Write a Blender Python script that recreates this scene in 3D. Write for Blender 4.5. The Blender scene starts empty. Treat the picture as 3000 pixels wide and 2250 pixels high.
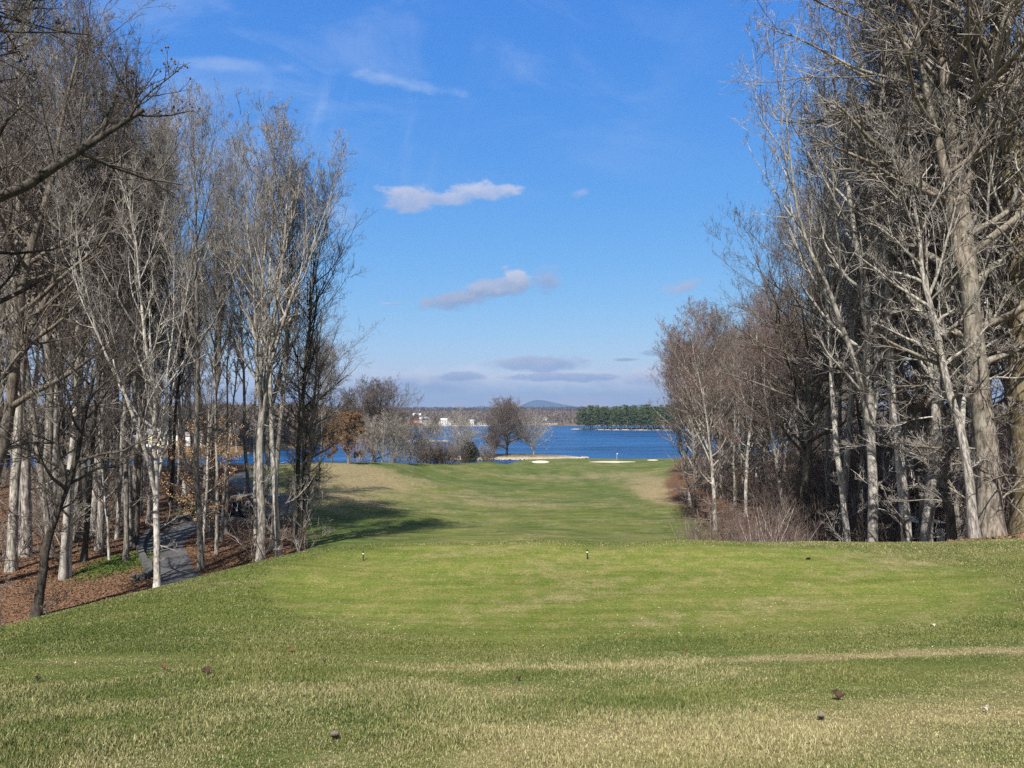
import bpy, math, random
import numpy as np
from mathutils import Vector, Matrix
S = bpy.context.scene
COL = S.collection
R = math.radians
PI = math.pi

# ------------------------------------------------------------------ camera, light, sky
PITCH = R(2.2); F = 2080.0; CAMZ = 20.0
cam = bpy.data.cameras.new('camera'); co = bpy.data.objects.new('camera', cam); COL.objects.link(co)
cam.sensor_width = 36; cam.lens = 36*F/3000; cam.clip_start = 0.1; cam.clip_end = 40000
co.location = (0, 0, CAMZ); co.rotation_euler = (R(90)+PITCH, 0, 0)
S.camera = co
S.cycles.use_denoising = False
S.view_settings.view_transform = 'Standard'; S.view_settings.look = 'None'
S.view_settings.gamma = 1; S.view_settings.exposure = 0.68
S.render.resolution_x = 1024; S.render.resolution_y = 768

SUN_EL, SUN_DIR = R(47), (0.27, 0.963)          # direction the light travels over the ground
sl = bpy.data.lights.new('sun', 'SUN'); sl.energy = 5.0; sl.angle = R(0.5); sl.color = (1.0, 0.955, 0.885)
so = bpy.data.objects.new('sun', sl); COL.objects.link(so)
trav = Vector((SUN_DIR[0]*math.cos(SUN_EL), SUN_DIR[1]*math.cos(SUN_EL), -math.sin(SUN_EL))).normalized()
so.rotation_euler = trav.to_track_quat('-Z', 'Y').to_euler(); so.location = (0, -20, 60)

def ray(u, v):
    a = (u-1500)/F; b = (1125-v)/F
    c, s = math.cos(PITCH), math.sin(PITCH)
    x = a; y = c - b*s; z = s + b*c
    return x/y, z/y
def at(u, v, d):
    x, z = ray(u, v)
    return (x*d, d, CAMZ+z*d)

class NT:
    """small helper round a node tree"""
    def __init__(s, nt): s.nt = nt; nt.nodes.clear()
    def n(s, typ, ins=None, **kw):
        nd = s.nt.nodes.new(typ)
        for k, v in kw.items(): setattr(nd, k, v)
        for k, v in (ins or {}).items(): s.put(nd.inputs[k], v)
        return nd
    def put(s, sock, v):
        if isinstance(v, bpy.types.NodeSocket): s.nt.links.new(v, sock)
        elif isinstance(v, bpy.types.Node): s.nt.links.new(v.outputs[0], sock)
        else:
            if sock.type == 'RGBA' and len(v) == 3: v = (*v, 1)
            sock.default_value = v
    def m(s, op, a, b=0.0, c=0.0, clamp=False):
        nd = s.n('ShaderNodeMath', operation=op, use_clamp=clamp)
        s.put(nd.inputs[0], a); s.put(nd.inputs[1], b)
        if len(nd.inputs) > 2: s.put(nd.inputs[2], c)
        return nd.outputs[0]
    def mix(s, f, a, b, blend='MIX'):
        nd = s.n('ShaderNodeMix', data_type='RGBA', blend_type=blend)
        s.put(nd.inputs[0], f); s.put(nd.inputs[6], a); s.put(nd.inputs[7], b)
        return nd.outputs[2]
    def noise(s, vec, scale, detail=4.0, rough=0.55, out='Fac', dist=0.0):
        nd = s.n('ShaderNodeTexNoise', {'Vector': vec, 'Scale': scale, 'Detail': detail, 'Roughness': rough, 'Distortion': dist})
        return nd.outputs[out]
    def ramp(s, f, lo, hi, a=0.0, b=1.0):
        nd = s.n('ShaderNodeMapRange', interpolation_type='SMOOTHSTEP')
        for i, v in enumerate((f, lo, hi, a, b)): s.put(nd.inputs[i], v)
        return nd.outputs[0]
    def scale(s, vec, sc, loc=(0, 0, 0)):
        return s.n('ShaderNodeMapping', {'Vector': vec, 'Scale': sc, 'Location': loc}).outputs[0]
    def xyz(s, x, y, z):
        return s.n('ShaderNodeCombineXYZ', {0: x, 1: y, 2: z}).outputs[0]

W = bpy.data.worlds.new('World'); S.world = W; W.use_nodes = True
w = NT(W.node_tree)
sky = w.n('ShaderNodeTexSky', sky_type='NISHITA', sun_disc=False)
sky.sun_elevation = SUN_EL; sky.sun_rotation = math.atan2(-SUN_DIR[0], -SUN_DIR[1])
sky.altitude = 300; sky.air_density = 1.0; sky.dust_density = 0.0; sky.ozone_density = 5.0
hs = w.n('ShaderNodeHueSaturation', {'Saturation': 1.18, 'Value': 1.0, 'Color': sky.outputs[0]})
dirv = w.n('ShaderNodeTexCoord').outputs['Generated']
sep = w.n('ShaderNodeSeparateXYZ', {0: dirv})
yy = w.m('MAXIMUM', sep.outputs[1], 0.05)
px = w.m('DIVIDE', sep.outputs[0], yy); pz = w.m('DIVIDE', sep.outputs[2], yy)
front = w.ramp(sep.outputs[1], 0.05, 0.25)
P3 = w.xyz(px, pz, 0.0)
big = w.noise(w.scale(P3, (1, 2.2, 1)), 9.0, 7, 0.62)
fine = w.noise(w.scale(P3, (1, 1.6, 1)), 34.0, 6, 0.6)
wisp = w.m('ADD', w.m('MULTIPLY', big, 0.75), w.m('MULTIPLY', fine, 0.45))   # about 0.6
E_ = 0.13*1.60    # the photograph's sky is flatter than the raw model: compress each channel
sc_ = w.n('ShaderNodeSeparateColor', {0: hs.outputs[0]})
skyc = w.n('ShaderNodeCombineColor', {0: w.m('MULTIPLY', sc_.outputs[0], .62), 1: w.m('MULTIPLY', w.m('POWER', w.m('MULTIPLY', sc_.outputs[1], E_), .67), .607/E_), 2: w.m('MULTIPLY', w.m('POWER', w.m('MULTIPLY', sc_.outputs[2], E_), .25), .861/E_)}).outputs[0]
K = 1/0.13/1.60     # colour written here is what reaches the picture at strength 0.10 and this exposure
def blob(u, v, ru, rv, dens=1.0, soft=0.55, tilt=0.0, top=(0.60, 0.62, 0.78), bot=(0.36, 0.47, 0.70), flat=1.0):
    global skyc
    cx, cz = ray(u, v); rx = ru/F; rz = rv/F
    dx = w.m('SUBTRACT', px, cx); dz = w.m('SUBTRACT', pz, cz)
    if tilt: dz = w.m('SUBTRACT', dz, w.m('MULTIPLY', dx, tilt))
    ex = w.m('DIVIDE', dx, rx); ez = w.m('DIVIDE', dz, rz)
    r = w.m('ADD', w.m('MULTIPLY', ex, ex), w.m('MULTIPLY', ez, ez))
    r = w.m('SQRT', r)
    f = w.m('SUBTRACT', w.m('SUBTRACT', 1.0, r), w.m('MULTIPLY', w.m('SUBTRACT', 0.6, wisp), 2.6))
    f = w.ramp(f, 0.0, soft)
    f = w.m('MULTIPLY', w.m('MULTIPLY', f, dens), front)
    sh = w.ramp(w.m('ADD', ez, w.m('MULTIPLY', w.m('SUBTRACT', fine, 0.5), 2.5)), -0.8, 0.7)
    c = w.mix(sh, tuple(x*K for x in bot), tuple(x*K for x in top))
    skyc = w.mix(f, skyc, c)
# thin high cirrus over the upper left
cir = w.noise(w.scale(w.xyz(w.m('ADD', px, w.m('MULTIPLY', pz, 0.5)), pz, 0.0), (2.2, 5.5, 1)), 1.6, 6, 0.6, dist=0.7)
cirm = w.m('MULTIPLY', w.ramp(cir, 0.44, 0.78), w.ramp(pz, 0.22, 0.5))
cirm = w.m('MULTIPLY', w.m('MULTIPLY', cirm, w.ramp(px, 0.45, -0.1)), 0.55)
skyc = w.mix(w.m('MULTIPLY', cirm, front), skyc, tuple(x*K for x in (0.40, 0.55, 0.88)))
streak = w.noise(w.scale(w.xyz(w.m('ADD', px, w.m('MULTIPLY', pz, -0.25)), pz, 0.0), (9, 1.4, 1)), 2.0, 5, 0.6)
stm = w.m('MULTIPLY', w.ramp(streak, 0.5, 0.75), w.m('MULTIPLY', w.ramp(pz, 0.25, 0.36), w.ramp(pz, 0.52, 0.42)))
stm = w.m('MULTIPLY', w.m('MULTIPLY', stm, 0.30), w.m('MULTIPLY', w.ramp(px, 0.05, -0.25), front))
skyc = w.mix(stm, skyc, tuple(x*K for x in (0.42, 0.58, 0.90)))
blob(1180, 245, 210, 26, 0.40, 0.9, -0.19, (0.5, 0.64, 0.9), (0.42, 0.58, 0.88))
blob(640, 190, 330, 30, 0.28, 0.9, -0.07, (0.5, 0.62, 0.9), (0.42, 0.58, 0.88))
blob(560, 470, 330, 200, 0.35, 1.2, 0, (0.50, 0.56, 0.80), (0.40, 0.50, 0.80))
blob(2420, 640, 200, 75, 0.40, 0.8, 0, (0.60, 0.62, 0.82), (0.45, 0.52, 0.78))
blob(1000, 640, 90, 60, 0.30, 0.9, 0, (0.55, 0.62, 0.85), (0.45, 0.55, 0.82))
# cumulus
blob(1190, 578, 100, 46, 0.88, 0.50, 0, (0.56, 0.60, 0.78), (0.36, 0.47, 0.74))
blob(1285, 585, 160, 28, 0.80, 0.55, 0, (0.55, 0.59, 0.77), (0.36, 0.47, 0.74))
blob(1410, 562, 125, 34, 0.88, 0.50, 0, (0.60, 0.64, 0.83), (0.36, 0.48, 0.76))
blob(1480, 784, 18, 10, 0.6, 0.8, 0.2)
blob(1340, 878, 120, 34, 0.85, 0.55, 0.10, (0.46, 0.49, 0.66), (0.27, 0.37, 0.60))
blob(1440, 850, 160, 38, 0.85, 0.55, 0.14, (0.50, 0.54, 0.70), (0.26, 0.36, 0.58))
blob(1515, 822, 45, 38, 0.92, 0.55, 0, (0.62, 0.66, 0.80), (0.30, 0.40, 0.62))
blob(1605, 820, 56, 52, 0.75, 0.7, 0, (0.42, 0.50, 0.70), (0.27, 0.38, 0.62))
blob(2010, 838, 88, 36, 0.85, 0.6, 0.35, (0.46, 0.53, 0.72), (0.34, 0.46, 0.72))
blob(1155, 890, 55, 7, 0.5, 0.8, 0)
blob(1700, 567, 40, 16, 0.3, 0.9, 0.2)
# bank low over the lake
blob(1560, 1135, 1100, 84, 0.85, 0.9, 0, (0.98, 1.0, 1.05), (0.52, 0.70, 0.95))
blob(1260, 1120, 240, 34, 0.85, 0.7, 0, (0.80, 0.80, 0.90), (0.34, 0.46, 0.76))
blob(1930, 1105, 190, 34, 0.9, 0.6, 0.05, (0.86, 0.85, 0.92), (0.40, 0.50, 0.78))
blob(1590, 1066, 190, 28, 0.88, 0.5, 0.02, (0.50, 0.55, 0.74), (0.33, 0.45, 0.70))
blob(1350, 1102, 90, 18, 0.88, 0.5, 0, (0.50, 0.55, 0.74), (0.33, 0.45, 0.70))
blob(1660, 1105, 230, 16, 0.88, 0.5, 0, (0.52, 0.57, 0.78), (0.33, 0.45, 0.70))
blob(1830, 1054, 55, 8, 0.8, 0.6, 0, (0.32, 0.44, 0.66), (0.25, 0.37, 0.6))
blob(1925, 1034, 60, 10, 0.7, 0.6, 0, (0.40, 0.46, 0.70), (0.3, 0.42, 0.66))
# unseen grey sky added overhead and behind the camera to neutralise blue shade
grey_fill = w.m('MAXIMUM', w.ramp(sep.outputs[1], 0.38, 0.0), w.ramp(sep.outputs[2], 0.56, 0.85))
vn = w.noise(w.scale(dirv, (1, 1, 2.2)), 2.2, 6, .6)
skyc = w.mix(w.m('MULTIPLY', grey_fill, w.ramp(vn, .25, .5, .72, 1.0)), skyc, tuple(x*K for x in (0.29, 0.34, 0.43)))
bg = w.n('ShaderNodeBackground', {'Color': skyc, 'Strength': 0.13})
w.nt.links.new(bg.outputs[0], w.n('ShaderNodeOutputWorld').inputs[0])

# ------------------------------------------------------------------ materials
def material(name, rough=0.85, spec=0.2):
    m = bpy.data.materials.new(name); m.use_nodes = True
    t = NT(m.node_tree)
    b = t.n('ShaderNodeBsdfPrincipled', {'Roughness': rough, 'Specular IOR Level': spec})
    t.nt.links.new(b.outputs[0], t.n('ShaderNodeOutputMaterial').inputs[0])
    return m, t, b
def coord(t): return t.n('ShaderNodeTexCoord').outputs['Object']
def wpos(t): return t.n('ShaderNodeNewGeometry').outputs['Position']
def bump(t, b, h, strength=0.4, dist=0.02):
    nd = t.n('ShaderNodeBump', {'Height': h, 'Strength': strength, 'Distance': dist}); t.put(b.inputs['Normal'], nd)
def simple(name, c, rough=0.6, spec=0.3, var=0.12, sc=3.0, metal=0.0):
    m, t, b = material(name, rough, spec)
    n = t.noise(coord(t), sc, 5)
    t.put(b.inputs['Base Color'], t.mix(n, tuple(x*(1-var) for x in c), tuple(min(1, x*(1+var)) for x in c)))
    b.inputs['Metallic'].default_value = metal
    return m
def bark(name, light, dark, patch=0.5, tint=(0.30, 0.30, 0.24)):
    m, t, b = material(name, 0.9, 0.1)
    v = coord(t)
    n1 = t.noise(t.scale(v, (7, 7, 1.2)), 1.6, 6, 0.65)
    n2 = t.noise(v, 3.0, 6, 0.65)
    n3 = t.noise(v, 0.5, 3)
    c = t.mix(t.ramp(n1, 0.38, 0.62), dark, light)
    c = t.mix(t.m('MULTIPLY', t.ramp(n2, 0.50, 0.66), patch), c, tuple(x*0.45 for x in dark))
    c = t.mix(t.m('MULTIPLY', t.ramp(n3, 0.45, 0.7), 0.5), c, tint)
    oi = t.n('ShaderNodeObjectInfo').outputs['Random']
    hv = t.n('ShaderNodeHueSaturation', {'Color': c, 'Value': t.ramp(oi, 0, 1, 0.72, 1.2)})
    t.put(b.inputs['Base Color'], hv.outputs[0])
    bump(t, b, t.m('ADD', n1, t.m('MULTIPLY', n2, 0.5)), 0.8, 0.04)
    return m
M = {}
M['grey_bark'] = bark('grey_bark', (0.42, 0.385, 0.34), (0.12, 0.105, 0.092))
M['pale_bark'] = bark('pale_bark', (0.60, 0.565, 0.51), (0.27, 0.245, 0.215), 0.7, (0.5, 0.47, 0.4))
M['umber_bark'] = bark('umber_bark', (0.29, 0.25, 0.205), (0.095, 0.078, 0.062))
M['dark_bark'] = bark('dark_bark', (0.11, 0.095, 0.08), (0.038, 0.032, 0.027))
M['gold_bark'] = bark('gold_bark', (0.42, 0.35, 0.22), (0.20, 0.155, 0.09), 0.5, (0.36, 0.30, 0.16))
M['brown_bark'] = bark('brown_bark', (0.26, 0.20, 0.15), (0.10, 0.075, 0.055))
def twig(name, a, b_):
    m, t, b = material(name, 0.85, 0.15)
    n = t.noise(coord(t), 1.1, 6, .75)
    t.put(b.inputs['Base Color'], t.mix(t.ramp(n, 0.35, 0.65), a, b_))
    return m
M['grey_twig'] = twig('grey_twig', (0.07, 0.061, 0.056), (0.46, 0.42, 0.375))
M['brown_twig'] = twig('brown_twig', (0.055, 0.041, 0.036), (0.23, 0.185, 0.16))
M['red_twig'] = twig('red_twig', (0.09, 0.052, 0.05), (0.28, 0.19, 0.175))
M['dark_twig'] = twig('dark_twig', (0.06, 0.05, 0.042), (0.16, 0.135, 0.115))
M['pale_twig'] = twig('pale_twig', (0.42, 0.39, 0.34), (0.58, 0.54, 0.48))
def leafmat(name, a, b_, sc=2.5):
    m, t, b = material(name, 0.75, 0.2)
    n = t.noise(wpos(t), sc, 5, 0.7)
    t.put(b.inputs['Base Color'], t.mix(t.ramp(n, 0.3, 0.7), a, b_))
    return m
M['tan_leaf'] = leafmat('tan_leaf', (0.36, 0.20, 0.09), (0.62, 0.42, 0.24), 6)
M['rust_leaf'] = leafmat('rust_leaf', (0.13, 0.075, 0.042), (0.34, 0.20, 0.10), 4)
M['litter_leaf'] = leafmat('litter_leaf', (0.06, 0.035, 0.022), (0.28, 0.16, 0.095), 9)
M['ivy_leaf'] = leafmat('ivy_leaf', (0.03, 0.055, 0.012), (0.12, 0.17, 0.03), 5)
M['evergreen'] = leafmat('evergreen', (0.018, 0.035, 0.012), (0.05, 0.085, 0.025), 2)
M['pine_needle'] = leafmat('pine_needle', (0.028, 0.052, 0.014), (0.13, 0.165, 0.038), 0.2)

# ------------------------------------------------------------------ mesh helpers
def tag(o, label=None, cat=None, group=None, kind=None):
    for k, v in (('label', label), ('category', cat), ('group', group), ('kind', kind)):
        if v: o[k] = v
    return o
def link(name, data, parent=None, loc=None):
    o = bpy.data.objects.new(name, data); COL.objects.link(o)
    if parent: o.parent = parent
    if loc is not None: o.location = loc
    return o
def empty(name, loc, rz=0.0):
    o = link(name, None, None, loc); o.rotation_euler = (0, 0, rz); o.empty_display_size = 0.3
    return o
def npmesh(name, V, Fc, m, smooth=False, attr=None):
    """V (n,3), Fc (k,3 or 4) index array or list of such"""
    V = np.asarray(V, dtype=np.float32)
    if not isinstance(Fc, list): Fc = [Fc]
    Fc = [np.asarray(f, dtype=np.int32) for f in Fc if len(f)]
    me = bpy.data.meshes.new(name)
    me.vertices.add(len(V)); me.vertices.foreach_set('co', V.ravel())
    loops = np.concatenate([f.ravel() for f in Fc])
    cnt = np.concatenate([np.full(len(f), f.shape[1], dtype=np.int32) for f in Fc])
    st = np.concatenate([[0], np.cumsum(cnt)[:-1]]).astype(np.int32)
    me.loops.add(len(loops)); me.loops.foreach_set('vertex_index', loops)
    me.polygons.add(len(cnt)); me.polygons.foreach_set('loop_start', st); me.polygons.foreach_set('loop_total', cnt)
    me.polygons.foreach_set('use_smooth', np.full(len(cnt), bool(smooth)))
    if attr:
        for an, av in attr.items():
            a = me.attributes.new(an, 'FLOAT_COLOR', 'POINT')
            c = np.ones((len(V), 4), dtype=np.float32); c[:, :3] = av
            a.data.foreach_set('color', c.ravel())
    me.update(calc_edges=True)
    if m: me.materials.append(m)
    return me
class MB:
    def __init__(s): s.v = []; s.f = []
    def add(s, vs, fs):
        k = len(s.v); s.v += [tuple(p) for p in vs]; s.f += [tuple(i+k for i in f) for f in fs]; return s
    def box(s, x0, x1, y0, y1, z0, z1, tx=0.0, ty=0.0):
        a = [(x0, y0, z0), (x1, y0, z0), (x1, y1, z0), (x0, y1, z0),
             (x0+tx, y0+ty, z1), (x1-tx, y0+ty, z1), (x1-tx, y1-ty, z1), (x0+tx, y1-ty, z1)]
        return s.add(a, [(3, 2, 1, 0), (4, 5, 6, 7), (0, 1, 5, 4), (1, 2, 6, 5), (2, 3, 7, 6), (3, 0, 4, 7)])
    def tube(s, pts, rs, n=8, cap=True):
        pts = [Vector(p) for p in pts]
        if not hasattr(rs, '__len__'): rs = [rs]*len(pts)
        k = []
        for i, p in enumerate(pts):
            d = (pts[min(i+1, len(pts)-1)]-pts[max(i-1, 0)]).normalized()
            a = d.orthogonal().normalized() if abs(d.z) < .9 else Vector((1, 0, 0))
            a = (a - d*a.dot(d)).normalized(); b = d.cross(a)
            k += [p + (a*math.cos(2*PI*j/n)+b*math.sin(2*PI*j/n))*rs[i] for j in range(n)]
        f = [(i*n+j, i*n+(j+1) % n, (i+1)*n+(j+1) % n, (i+1)*n+j) for i in range(len(pts)-1) for j in range(n)]
        if cap: f += [tuple(range(n-1, -1, -1)), tuple((len(pts)-1)*n+j for j in range(n))]
        return s.add(k, f)
    def mesh(s, name, m, smooth=False, bevel=0):
        me = bpy.data.meshes.new(name); me.from_pydata(s.v, [], s.f); me.update()
        if smooth: me.polygons.foreach_set('use_smooth', [True]*len(me.polygons))
        me.materials.append(m); return me
    def build(s, name, m, parent=None, smooth=False, bevel=0.0):
        o = link(name, s.mesh(name, m, smooth), parent)
        if bevel:
            b = o.modifiers.new('bevel', 'BEVEL'); b.width = bevel; b.segments = 2; b.limit_method = 'ANGLE'
        return o

def vnoise(x, y, sc, seed=0, octv=3):
    x = np.asarray(x, float); y = np.asarray(y, float)
    out = np.zeros(np.broadcast(x, y).shape); amp = 1.0; tot = 0
    for o in range(octv):
        r = np.random.RandomState(seed*17+o); T = r.rand(256, 256)
        X = x*sc*2**o+31.7*o; Y = y*sc*2**o+17.3*o
        i = np.floor(X).astype(int); j = np.floor(Y).astype(int); fx = X-i; fy = Y-j
        fx = fx*fx*(3-2*fx); fy = fy*fy*(3-2*fy)
        g = lambda a, b: T[(i+a) % 256, (j+b) % 256]
        out += amp*((g(0, 0)*(1-fx)+g(1, 0)*fx)*(1-fy)+(g(0, 1)*(1-fx)+g(1, 1)*fx)*fy)
        tot += amp; amp *= 0.5
    return out/tot
def sst(x, a, b):
    t = np.clip((np.asarray(x, float)-a)/(b-a), 0, 1); return t*t*(3-2*t)

# ------------------------------------------------------------------ terrain
CP = [(0, 0, 18.4), (-4, 0, 18.3), (4, 0, 18.5), (0, -15, 19.0), (-30, -20, 17), (30, -20, 19.5), (-12, 0, 17.6), (14, 0, 18.4), (-30, 0, 14), (35, 0, 18.5), (-60, -10, 12), (60, -10, 19)]
for u, v, d in [(0, 2250, 3.7), (1500, 2250, 3.6), (3000, 2250, 3.5), (0, 2050, 6.2), (1500, 2050, 6), (3000, 2050, 5.8),
                (0, 1930, 9), (1500, 1955, 8.6), (3000, 1890, 8.8), (700, 1935, 8.8), (2250, 1925, 8.7),
                (1500, 1870, 11.2), (2200, 1860, 11.2), (2900, 1850, 10.8), (700, 1860, 11.2), (350, 1860, 11),
                (900, 1750, 14), (1500, 1750, 14), (2200, 1750, 14), (2900, 1745, 13.4), (3000, 1640, 17.5),
                (1064, 1643, 17), (1720, 1640, 17.2), (2400, 1640, 17.1), (1250, 1592, 19.2), (1600, 1586, 19.5), (2000, 1583, 19.7), (2400, 1588, 19.7), (2700, 1592, 20), (2900, 1580, 22.5), (3000, 1572, 24),
                # the lip that falls to the left hollow
                (0, 1845, 12.3), (300, 1765, 13.6), (470, 1727, 14.3), (620, 1690, 15.2), (765, 1655, 16.1), (900, 1615, 17.6), (1050, 1598, 18.8),
                # left hollow
                (110, 1828, 32), (210, 1695, 40), (480, 1735, 37.5), (600, 1665, 43), (765, 1660, 43), (870, 1600, 48), (330, 1640, 44), (510, 1640, 43.5), (470, 1580, 51), (600, 1525, 59), (700, 1516, 62), (100, 1700, 40), (-200, 1750, 36), (150, 1550, 56),
                (700, 1430, 82), (300, 1440, 78), (100, 1440, 78), (-200, 1440, 78), (550, 1400, 92), (750, 1376, 100), (300, 1372, 104), (550, 1370, 104), (0, 1372, 104), (-400, 1372, 104),
                (880, 1520, 62), (950, 1450, 76), (900, 1400, 92), (960, 1368, 106), (1030, 1362, 112), (1120, 1362, 122),
                # fairway
                (1500, 1597, 52), (1300, 1600, 50), (1800, 1597, 52), (1500, 1560, 61), (1200, 1555, 62), (1500, 1500, 80), (1800, 1500, 80), (1200, 1495, 78), (1500, 1440, 112), (1800, 1440, 110), (1180, 1440, 104), (1500, 1400, 150), (1800, 1400, 150), (1250, 1400, 130), (1500, 1370, 200), (1800, 1370, 200),
                (1250, 1358, 150), (1340, 1357, 172), (1420, 1352, 195), (1550, 1350, 222), (1700, 1352, 230), (1850, 1351, 236), (1540, 1346, 238), (1650, 1342, 250), (1760, 1343, 252), (1850, 1344, 252), (1930, 1343, 252),
                # right side
                (1930, 1400, 130), (1950, 1370, 175), (1940, 1450, 100), (1980, 1505, 78), (2050, 1552, 64), (2095, 1552, 62), (1960, 1350, 225)]:
    CP.append(at(u, v, d))
CP += [(-13, 24, 10.8), (-8, 27, 10.9), (-20, 22, 11), (-30, 25, 11), (-3, 28, 11.2), (4, 30, 10.5), (10, 32, 11.3), (13, 28, 14.0), (18, 30, 14.2), (20, 38, 11.6), (14, 45, 10.2), (25, 45, 11), (40, 30, 17), (40, 50, 13), (22, 60, 10.2), (35, 75, 11.5), (60, 75, 14), (60, 110, 13), (38, 130, 10), (50, 170, 9), (70, 220, 7), (90, 120, 14), (130, 80, 16), (130, 200, 8),
       (-60, 40, 10.5), (-90, 70, 12), (-130, 60, 13), (-130, 110, 9),
       (-46, 150, 5), (-80, 138, 6), at(1180, 1358, 136), at(1120, 1359, 130), at(1300, 1357, 162), (-40, 175, 0.5), (-90, 165, 0.5), (-150, 165, 0.5), (-24, 182, 3.5), (-24, 208, -.5), (-12, 220, 0.2), (-40, 220, -3), (-100, 220, -4), (-10, 250, -1.5), (10, 282, -1.5), (30, 290, -1.5), (50, 295, -1.2), (66, 285, -1),
       (-100, 330, -4), (0, 330, -4), (100, 330, -4), (150, 300, -2), (-250, 250, -4), (250, 330, -3), (250, 150, 9), (-250, 100, 9), (0, 420, -4), (250, 420, -4), (-250, 420, -4)]
CP = np.array(CP)
def _phi(A, B): return np.sqrt(((A[:, None, :]-B[None, :, :])**2).sum(-1)+0.6)
_n = len(CP); _A = np.zeros((_n+3, _n+3)); _A[:_n, :_n] = _phi(CP[:, :2], CP[:, :2]) - 1e-2*np.eye(_n)
_Pm = np.c_[np.ones(_n), CP[:, :2]]; _A[:_n, _n:] = _Pm; _A[_n:, :_n] = _Pm.T
_wt = np.linalg.solve(_A, np.r_[CP[:, 2], 0, 0, 0])
def z_raw(X, Y):
    X = np.asarray(X, float).ravel(); Y = np.asarray(Y, float).ravel(); out = np.empty(len(X))
    for i in range(0, len(X), 20000):
        q = np.c_[np.clip(X[i:i+20000], -260, 260), np.clip(Y[i:i+20000], -40, 420)]
        out[i:i+20000] = _phi(q, CP[:, :2]) @ _wt[:_n] + _wt[_n] + q @ _wt[_n+1:]
    out = np.where(Y > 300, out*(1-sst(Y, 300, 330)) - 4*sst(Y, 300, 330), out)
    und = (vnoise(X, Y, 0.085, 3)-.5)*0.9*sst(Y, 24, 50)*(1-sst(Y, 200, 260)) + (vnoise(X, Y, 0.5, 5)-.5)*0.06
    return np.maximum(out, -4) + und
def axis(near, hi, step, nfar):
    a = [0.0]
    while a[-1] < near: a.append(a[-1]+step)
    q = (hi/near)**(1/nfar)
    while a[-1] < hi: a.append(max(a[-1]*q, a[-1]+step))
    return np.array(a)
ax = axis(24, 300, 0.3, 95); gx = np.r_[-15000, -6000, -2000, -700, -ax[::-1], ax[1:], 700, 2000, 6000, 15000]
ay = axis(26, 430, 0.28, 130); gy = np.r_[-300, -100, -40, -20, -10, -5, -2, ay, 700, 2000, 6000, 15000]
GX, GY = np.meshgrid(gx, gy); GZ = z_raw(GX, GY).reshape(GX.shape)
def gz(X, Y):
    """height of the ground sheet (bilinear on its grid)"""
    X = np.asarray(X, float); Y = np.asarray(Y, float)
    i = np.clip(np.searchsorted(gx, X)-1, 0, len(gx)-2); j = np.clip(np.searchsorted(gy, Y)-1, 0, len(gy)-2)
    fx = (X-gx[i])/(gx[i+1]-gx[i]); fy = (Y-gy[j])/(gy[j+1]-gy[j])
    return (GZ[j, i]*(1-fx)+GZ[j, i+1]*fx)*(1-fy)+(GZ[j+1, i]*(1-fx)+GZ[j+1, i+1]*fx)*fy
def g1(x, y): return float(gz(x, y))
_D = np.concatenate([np.arange(2, 60, .1), np.arange(60, 420, .4)])
def hit(u, v, dmin=2.0):
    x, z = ray(u, v); D = _D[_D >= dmin]
    h = gz(x*D, D) - (CAMZ+z*D); k = np.argmax(h > 0)
    if h[k] <= 0: k = int(np.argmax(h))
    return (x*D[k], D[k], g1(x*D[k], D[k]))
LB = np.array([(-15, -20), (-11, 5), (-10.2, 12), (-8.6, 16), (-7.2, 19), (-6.5, 22), (-8, 27), (-10.5, 38), (-13.3, 48), (-17.5, 60), (-24, 72), (-33, 85), (-38, 105), (-42, 200)])
RB = np.array([(30, -20), (22, 10), (17.5, 18), (15, 22.5), (12, 25), (9, 30), (11, 45), (16.0, 60), (17.6, 78), (20.5, 100), (27, 130), (38, 170), (56, 250)])
def leafness(X, Y):
    wv = (vnoise(X, Y, 0.35, 9)-.5)*2.2
    L = np.interp(Y, LB[:, 1], LB[:, 0]); Rr = np.interp(Y, RB[:, 1], RB[:, 0])
    return np.maximum(sst(L-X+wv*.6, -0.4, .7), sst(X-Rr+wv*(1+sst(Y, 60, 110))-.5, -1.6, 3.0))*(1-sst(Y, 240, 270))
def tee(X, Y): return 1-sst((np.abs((X-2.6)/7.9)**2.3+np.abs((Y-15.2)/4.3)**2.3)**(1/2.3)+(vnoise(X, Y, .45, 81)-.5)*.22+(vnoise(X, Y, 2.5, 82)-.5)*.10, 0.76, 1.14)
def gauss(X, Y, c, rx, ry): return np.exp(-((X-c[0])/rx)**2-((Y-c[1])/ry)**2)
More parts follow.
